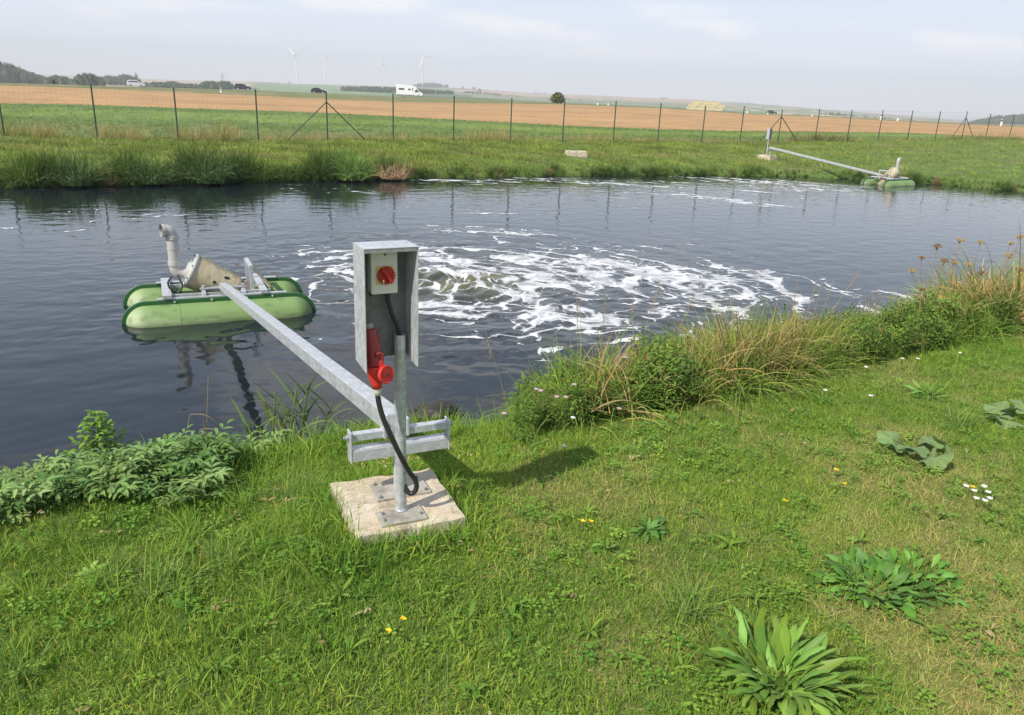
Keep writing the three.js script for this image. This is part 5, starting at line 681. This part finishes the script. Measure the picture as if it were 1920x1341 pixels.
{
  const t = thing('camper_van', 'white camper van with high living box on the far road', 'camper van'), wm = std({ color: C(0.82, 0.82, 0.81), roughness: 0.35 }), w = 2.2;
  part(t, 'living_box', profile([[-3.3, 0.55], [1.15, 0.55], [1.25, 1.5], [1.85, 2.02], [1.6, 2.42], [0.9, 2.62], [-3.3, 2.88]], w, 0.07), wm);
  part(t, 'cab', profile([[1.15, 0.45], [3.0, 0.4], [3.28, 0.6], [3.25, 0.98], [2.55, 1.22], [1.8, 2.0], [1.15, 2.05]], w - 0.16, 0.08), wm);
  part(t, 'windscreen', beam([2.58, 1.26, 0], [1.9, 1.98, 0], w - 0.45, 0.04), glass);
  sideWindows(t, [[[2.35, 1.2], [1.8, 1.78], [1.35, 1.78], [1.35, 1.2]]], w - 0.16, 0.01); sideWindows(t, [[[-2.75, 1.65], [-2.75, 2.05], [-1.35, 2.05], [-1.35, 1.65]], [[-0.35, 1.6], [-0.35, 2.0], [0.25, 2.0], [0.25, 1.6]], [[0.62, 1.55], [0.62, 2.15], [0.85, 2.15], [0.85, 1.55]]], w, 0.01);
  part(t, 'skirt', [bx(4.5, 0.28, w - 0.06, -1.1, 0.48, 0, 0.03)], std({ color: C(0.16, 0.16, 0.16), roughness: 0.6 })); part(t, 'bumper', bx(0.2, 0.26, w - 0.2, 3.25, 0.48, 0, 0.05), trimM);
  part(t, 'roof_hatch', bx(0.5, 0.08, 0.5, -1.2, 2.84, 0, 0.03), lampM); for (const s of [-1, 1]) { part(t, 'headlight', bx(0.2, 0.2, 0.34, 3.15, 0.82, s * 0.75, 0.05), lampM); part(t, 'mirror', bx(0.1, 0.3, 0.16, 2.1, 1.5, s * 1.2, 0.03), trimM); part(t, 'tail_light', bx(0.05, 0.3, 0.15, -3.31, 0.9, s * 0.9, 0.02), tailM); }
  wheels(t, [-1.5, 2.3], w - 0.1, 0.34, rimM); onRoad(t, 768); t.scale.setScalar(1.14);
}
// marker posts along the road
{
  const wm = std({ color: C(0.8, 0.8, 0.78), roughness: 0.6 }), bm = std({ color: C(0.03, 0.03, 0.03), roughness: 0.6 });
  let proto; for (const [px, r, h, lab] of [[416, 172, 1.0, 'white marker post on the far verge left of the second car'], [1120, 176, 1.0, 'left of a pair of white marker posts beyond the field, right of the round bush'], [1140, 178, 0.9, 'right of a pair of white marker posts beyond the field, right of the round bush'], [1402, 172, 0.9, 'white marker post at the field edge right of the straw stack'], [1441, 172, 0.6, 'short pale marker post left of the dark green car'], [1525, 168, 0.6, 'short white marker post at the field edge left of a plain fence post'], [1656, 160, 1.1, 'white marker post in the far right field beside a fence post'], [1688, 160, 0.9, 'white marker post furthest into the right field'], [1885, 158, 1.1, 'white marker post at the right end of the ploughed field']]) {
    let t; if (!proto) { t = proto = thing('marker_post', lab, 'marker post', [0, 0, 0], 0, 'white marker posts along the far road'); part(t, 'post', profile([[-0.09, 0], [0.09, 0], [0.09, 0.92], [-0.09, 1.0]], 0.1, 0.01), wm); part(t, 'band', bx(0.2, 0.2, 0.12, 0, 0.78, 0, 0.01), bm); } else { t = proto.clone(); t.name = numbered('marker_post'); scene.add(t); t.userData = { ...proto.userData, label: lab }; }
    const d = ray(px, 200), az = Math.atan2(d.x, -d.z) * 180 / Math.PI, a = rad(az), V = lineV(az), Q = lineR(az), y = r < 161 ? lerp(lineM(az).y, V.y, 1) : lerp(V.y, Q.y, clamp((r - 160) / 75, 0, 1)); t.position.set(r * Math.sin(a), y, -r * Math.cos(a)); t.scale.set(1.3, h, 1.3);
  }
}
// stack of straw bales behind the field
{
  const sm2 = std({ color: C(0.82, 0.70, 0.44), map: grainTex, roughness: 1 }), base = atR(1328, 207, 190), turn = roadTurn(1328); let proto;
  const rows = [[0, 4, 0], [1, 4, 0.25], [2, 3, 0.9]];
  for (const [lv, n, off] of rows) for (let i = 0; i < n; i++) {
    let t; if (!proto) { t = proto = thing('straw_bale', 'pale rectangular straw bale in the stack behind the ploughed field', 'straw bale', [0, 0, 0], 0, 'straw bales stacked behind the field'); const g = new THREE.BoxGeometry(2.0, 0.66, 1.1, 14, 5, 8), p = g.attributes.position; for (let q = 0; q < p.count; q++) { const x = p.getX(q), y = p.getY(q), z = p.getZ(q); p.setXYZ(q, x + 0.10 * N3(x * 3, y * 4, z * 3), y + 0.05 * N3(x * 4, y * 4, z * 4 + 4), z + 0.07 * N3(x * 3, y * 4 + 5, z * 3)); } g.computeVertexNormals(); g.translate(0, 0.33, 0); part(t, 'straw', g, sm2); for (const x of [-0.55, 0, 0.55]) part(t, 'twine', bx(0.02, 0.70, 1.14, x, 0.33, 0, 0.004), std({ color: C(0.45, 0.3, 0.1), roughness: 0.8 })); } else { t = proto.clone(); t.name = numbered('straw_bale'); scene.add(t); t.userData = { ...proto.userData }; }
    t.userData.label = `pale straw bale in the ${['bottom', 'middle', 'top'][lv]} row of the stack, ${['first', 'second', 'third', 'fourth'][i]} from the left`;
    const u = -3.9 + off + i * 2.04 + (lv * 0.1); t.position.set(base.x + Math.cos(turn) * u, base.y - 0.02 + lv * 0.665, base.z - Math.sin(turn) * u); t.rotation.y = turn + R(-0.05, 0.05);
  }
}
// ---------------------------------------------------------------- wind turbines and pylons
{
  const tm = std({ color: C(0.90, 0.90, 0.90), roughness: 0.5 }); let proto;
  const bladeG = (() => { const L = 42, s = new THREE.Shape(); s.moveTo(0, -0.9); s.lineTo(4, -1.2); s.lineTo(9, -1.9); s.lineTo(L, -0.2); s.lineTo(L, 0.2); s.lineTo(8, 1.5); s.lineTo(3, 1.0); s.lineTo(0, 0.9); s.closePath(); const g = new THREE.ExtrudeGeometry(s, { depth: 0.5, bevelEnabled: true, bevelSize: 0.15, bevelThickness: 0.2, bevelSegments: 1 }); g.rotateX(0.5); return prep(g); })();
  [[557, 157, 103, 22, -0.7, 'tall white wind turbine, leftmost of the five on the horizon'], [580, 157, 121, 75, -0.5, 'shortest white wind turbine, second from the left on the horizon'], [610, 157, 108, 30, 0.9, 'white wind turbine third from the left on the horizon'], [715, 164, 119, 80, 0.5, 'white wind turbine on the horizon left of the camper van'], [793, 164, 107, 5, 0.3, 'white wind turbine on the horizon above the cab of the camper van']].forEach(([px, py, pt, spin, yaw, lab], i) => {
    const foot = atR(px, py, 2590), hubP = atR(px, pt, 2590), h = hubP.y - foot.y; let t;
    if (!proto) { t = proto = thing('wind_turbine', lab, 'wind turbine', [0, 0, 0], 0, 'wind turbines on the far ridge'); part(t, 'tower', cyl(3.0, 1.6, [0, -12, 0], [0, 90, 0], 16), tm); part(t, 'nacelle', bx(4.2, 4.2, 11, 0, 91.5, 1, 0.8), tm); part(t, 'hub', [cyl(2.0, 1.2, [0, 91.5, 6.5], [0, 91.5, 9.2], 14)], tm); for (let k = 0; k < 3; k++) { const b = part(t, 'blade', bladeG, tm); b.position.set(0, 91.5, 7.6); } } else { t = proto.clone(); t.name = numbered('wind_turbine'); scene.add(t); t.userData = { ...proto.userData, label: lab }; }
    t.position.copy(foot); t.scale.setScalar(h / 91.5); t.rotation.y = yaw; t.children.filter((c) => c.name === 'blade').forEach((b, k) => { b.rotation.z = rad(spin + k * 120); });
  });
  const pm = std({ color: C(0.22, 0.24, 0.25), roughness: 0.6 });
  const pylon = (px, py, pt, r, lab) => { const f = atR(px, py, r), t = thing('power_pylon', lab, 'pylon', f.toArray()), h = atR(px, pt, r).y - f.y, w = h * 0.085, G = []; for (const s of [-1, 1]) for (const z of [-1, 1]) G.push(cyl(h * 0.008, h * 0.006, [s * w, -3, z * w], [s * w * 0.15, h, z * w * 0.15], 5)); for (let k = 0; k < 7; k++) { const a = k / 7, b = (k + 1) / 7, wa = w * (1 - 0.85 * a), wb = w * (1 - 0.85 * b); for (const z of [-1, 1]) { G.push(cyl(h * 0.005, h * 0.005, [-wa, a * h, z * wa], [wb, b * h, z * wb], 4), cyl(h * 0.005, h * 0.005, [wa, a * h, z * wa], [-wb, b * h, z * wb], 4)); } } part(t, 'mast', G, pm); part(t, 'cross_arm', [bx(h * 0.30, h * 0.02, h * 0.03, 0, h * 0.90, 0), bx(h * 0.42, h * 0.02, h * 0.03, 0, h * 0.72, 0), bx(h * 0.30, h * 0.02, h * 0.03, 0, h * 0.55, 0)], pm); };
  pylon(543, 169, 151, 1500, 'dark lattice pylon on the green slope left of the black hatchback'); pylon(418, 160, 137, 2100, 'faint lattice pylon on the horizon above the second car');
}
// ---------------------------------------------------------------- woods and hedges in the distance
{
  const wm = std({ vertexColors: true, roughness: 1, side: THREE.DoubleSide });
  const crown = (n, s, seed) => { const L = new Leaves(), q = rngOf(seed); for (let i = 0; i < n; i++) { const y = 0.08 + 0.92 * q(), prof = Math.pow(Math.sin(Math.PI * Math.min(0.98, 0.14 + 0.84 * y)), 0.7), a = q() * 6.28, r = 0.5 * prof * Math.sqrt(0.25 + 0.75 * q()) * (1 + 0.22 * N3(Math.sin(a) * 2 + seed, y * 4, Math.cos(a) * 2)), o = V3(Math.cos(a) * r, y - 0.02, Math.sin(a) * r), k = 0.75 + 0.5 * q(); L.leaf(o, V3(q() - 0.5, q() - 0.35, q() - 0.5), s * (0.7 + 0.6 * q()), s * (0.6 + 0.5 * q()), { droop: 0.2, segs: 2, fold: 0.2, col: [k, k, k * 0.95] }); } L.ball(V3(0, 0.45, 0), 0.33, [0.75, 0.75, 0.7], 1.25, 2); return L.done(); };
  const far = [1, 2, 3, 4].map((s) => crown(90, 0.20, s)), dk = [0.072, 0.104, 0.06], md = [0.10, 0.14, 0.068];
  const wood = (name, label, tops, r0, r1, n, wide = 0.7, cols = [dk, md]) => { const o = stuff(name, label, 'wood'), it = [], f = curve(tops), x0 = tops[0][0], x1 = tops[tops.length - 1][0]; for (let i = 0; i < n; i++) { const px = R(x0, x1), r = R(r0, r1), p = atR(px, f(px) + Math.pow(rnd(), 2) * 4 + 1.2 * N3(px * 0.09, r * 0.01), r), az = Math.atan2(p.x, -p.z) * 180 / Math.PI, y0 = hillY(az, r), h = Math.max(2.5, p.y - y0); it.push([p.x, p.y - h, p.z, [h * wide * R(0.75, 1.25), h, h * wide * R(0.75, 1.25)], R(0, 6.28), mix3(...cols, rnd())]); } scatter(o, 'tree', far, wm, it); };
  wood('woodland', 'dark wooded hill at the left frame edge', [[-120, 111], [0, 121], [20, 124], [45, 132], [85, 144]], 650, 800, 420, 0.5, [[0.085, 0.12, 0.075], [0.125, 0.165, 0.09]]);  // woods and hedges at the left get lighter colours that stand in for haze
  wood('tree_clump', 'dark rounded clump of trees left of the white car', [[140, 146], [150, 139.5], [170, 140.5], [190, 146]], 480, 530, 60, 0.6, [[0.085, 0.12, 0.075], [0.125, 0.165, 0.09]]);
  wood('tree_row', 'uneven row of hazy trees above the white car', [[186, 147], [200, 142], [215, 144], [230, 140], [248, 143], [262, 149]], 760, 860, 120, 0.5, [[0.085, 0.12, 0.075], [0.125, 0.165, 0.09]]);
  wood('hedge', 'low hedge between the wooded hill and the tree clump', [[85, 146], [100, 143], [112, 142], [130, 148], [145, 149]], 560, 620, 70, 0.8, [[0.085, 0.12, 0.075], [0.125, 0.165, 0.09]]);
  wood('hedge', 'low hazy bushes between the white and the second car', [[262, 156], [285, 153], [300, 155], [320, 152], [350, 157], [372, 158], [385, 153], [428, 153], [436, 158]], 620, 760, 150, 1.0, [[0.085, 0.12, 0.075], [0.125, 0.165, 0.09]]);
  wood('forest', 'straight edged hazy forest strip behind the camper van', [[640, 162], [700, 162], [745, 164], [800, 167], [850, 170]], 900, 1000, 420, 0.5);
  wood('woodland', 'dark wood on the horizon right of the camper van', [[772, 159], [790, 156], [815, 155], [840, 159]], 2350, 2500, 130, 0.6);
  wood('woodland', 'band of blue green woods across the valley left of the round bush', [[850, 174], [880, 171], [930, 175], [1000, 183], [1060, 184]], 1100, 1400, 420, 0.8);
  wood('woodland', 'long low band of woods across the valley right of the round bush', [[1060, 185], [1100, 188], [1180, 194], [1250, 197], [1300, 201]], 950, 1250, 380, 0.8);
  wood('tree_row', 'thin line of trees on the horizon above the straw bales', [[1345, 190], [1380, 191], [1440, 196], [1500, 201], [1540, 206]], 2400, 2560, 240, 1.2);
  wood('hedge', 'hazy hedge lines in the valley right of the straw bales', [[1370, 202], [1420, 205], [1480, 209], [1540, 213]], 1300, 1700, 170, 1.4);
  wood('tree_row', 'scattered hazy trees beyond the right part of the field', [[1540, 212], [1570, 211], [1600, 216], [1640, 219], [1690, 222], [1720, 224]], 900, 1300, 190, 1.0, [md, [0.09, 0.12, 0.05]]);
  wood('woodland', 'dark wooded rise at the right frame edge', [[1812, 229], [1840, 223], [1870, 218], [1900, 216], [1950, 214], [2040, 212]], 1150, 1350, 340, 0.7);
  const tree = (name, label, cat, px, base, top, r, wide, dense, c) => { const f = atR(px, base, r), az = Math.atan2(f.x, -f.z) * 180 / Math.PI, y0 = r < 243 ? f.y : Math.min(f.y, hillY(az, r)), h = atR(px, top, r).y - y0, t = thing(name, label, cat, [f.x, y0, f.z]); part(t, 'trunk', [cyl(h * 0.03, h * 0.015, [0, -0.3, 0], [0, h * 0.6, 0], 8)], std({ color: C(0.08, 0.06, 0.04), roughness: 1 })); const m = part(t, 'crown', crown(dense, 0.12, Math.round(px)), std({ color: C(...c), vertexColors: true, roughness: 1, side: THREE.DoubleSide })); m.scale.set(h * wide, h, h * wide); };
  tree('bush', 'round green bush standing alone at the far edge of the field', 'bush', 1045, 194.5, 173.5, 172, 1.45, 900, [0.17, 0.21, 0.065]);
  tree('bush', 'tiny dark bush on the verge at the far left', 'bush', 101, 158, 148, 182, 0.7, 200, [0.05, 0.055, 0.03]);
  tree('tree', 'lone small tree on the skyline above the tree row by the white car', 'tree', 256, 150, 137, 1500, 0.6, 200, dk);
  tree('tree', 'small lone tree on the pink skyline right of the horizon wood', 'tree', 868, 168, 161.5, 2400, 0.9, 120, dk);
  tree('tree', 'second small lone tree on the pink skyline right of the horizon wood', 'tree', 888, 169, 162.5, 2400, 1.1, 120, dk);
  tree('tree', 'hazy tree standing above the valley woods left of the round bush', 'tree', 899, 178, 165.5, 1500, 0.8, 160, md);
  wood('tree_row', 'short row of trees on the skyline above the bare concrete block', [[1235, 183], [1245, 182.5], [1258, 183.5]], 2400, 2500, 26, 0.9);
  wood('tree_row', 'tiny row of trees on the skyline right of the hazy valley tree', [[998, 171], [1010, 172], [1024, 173.5]], 2400, 2500, 20, 0.6);
}

renderer.render(scene, camera);
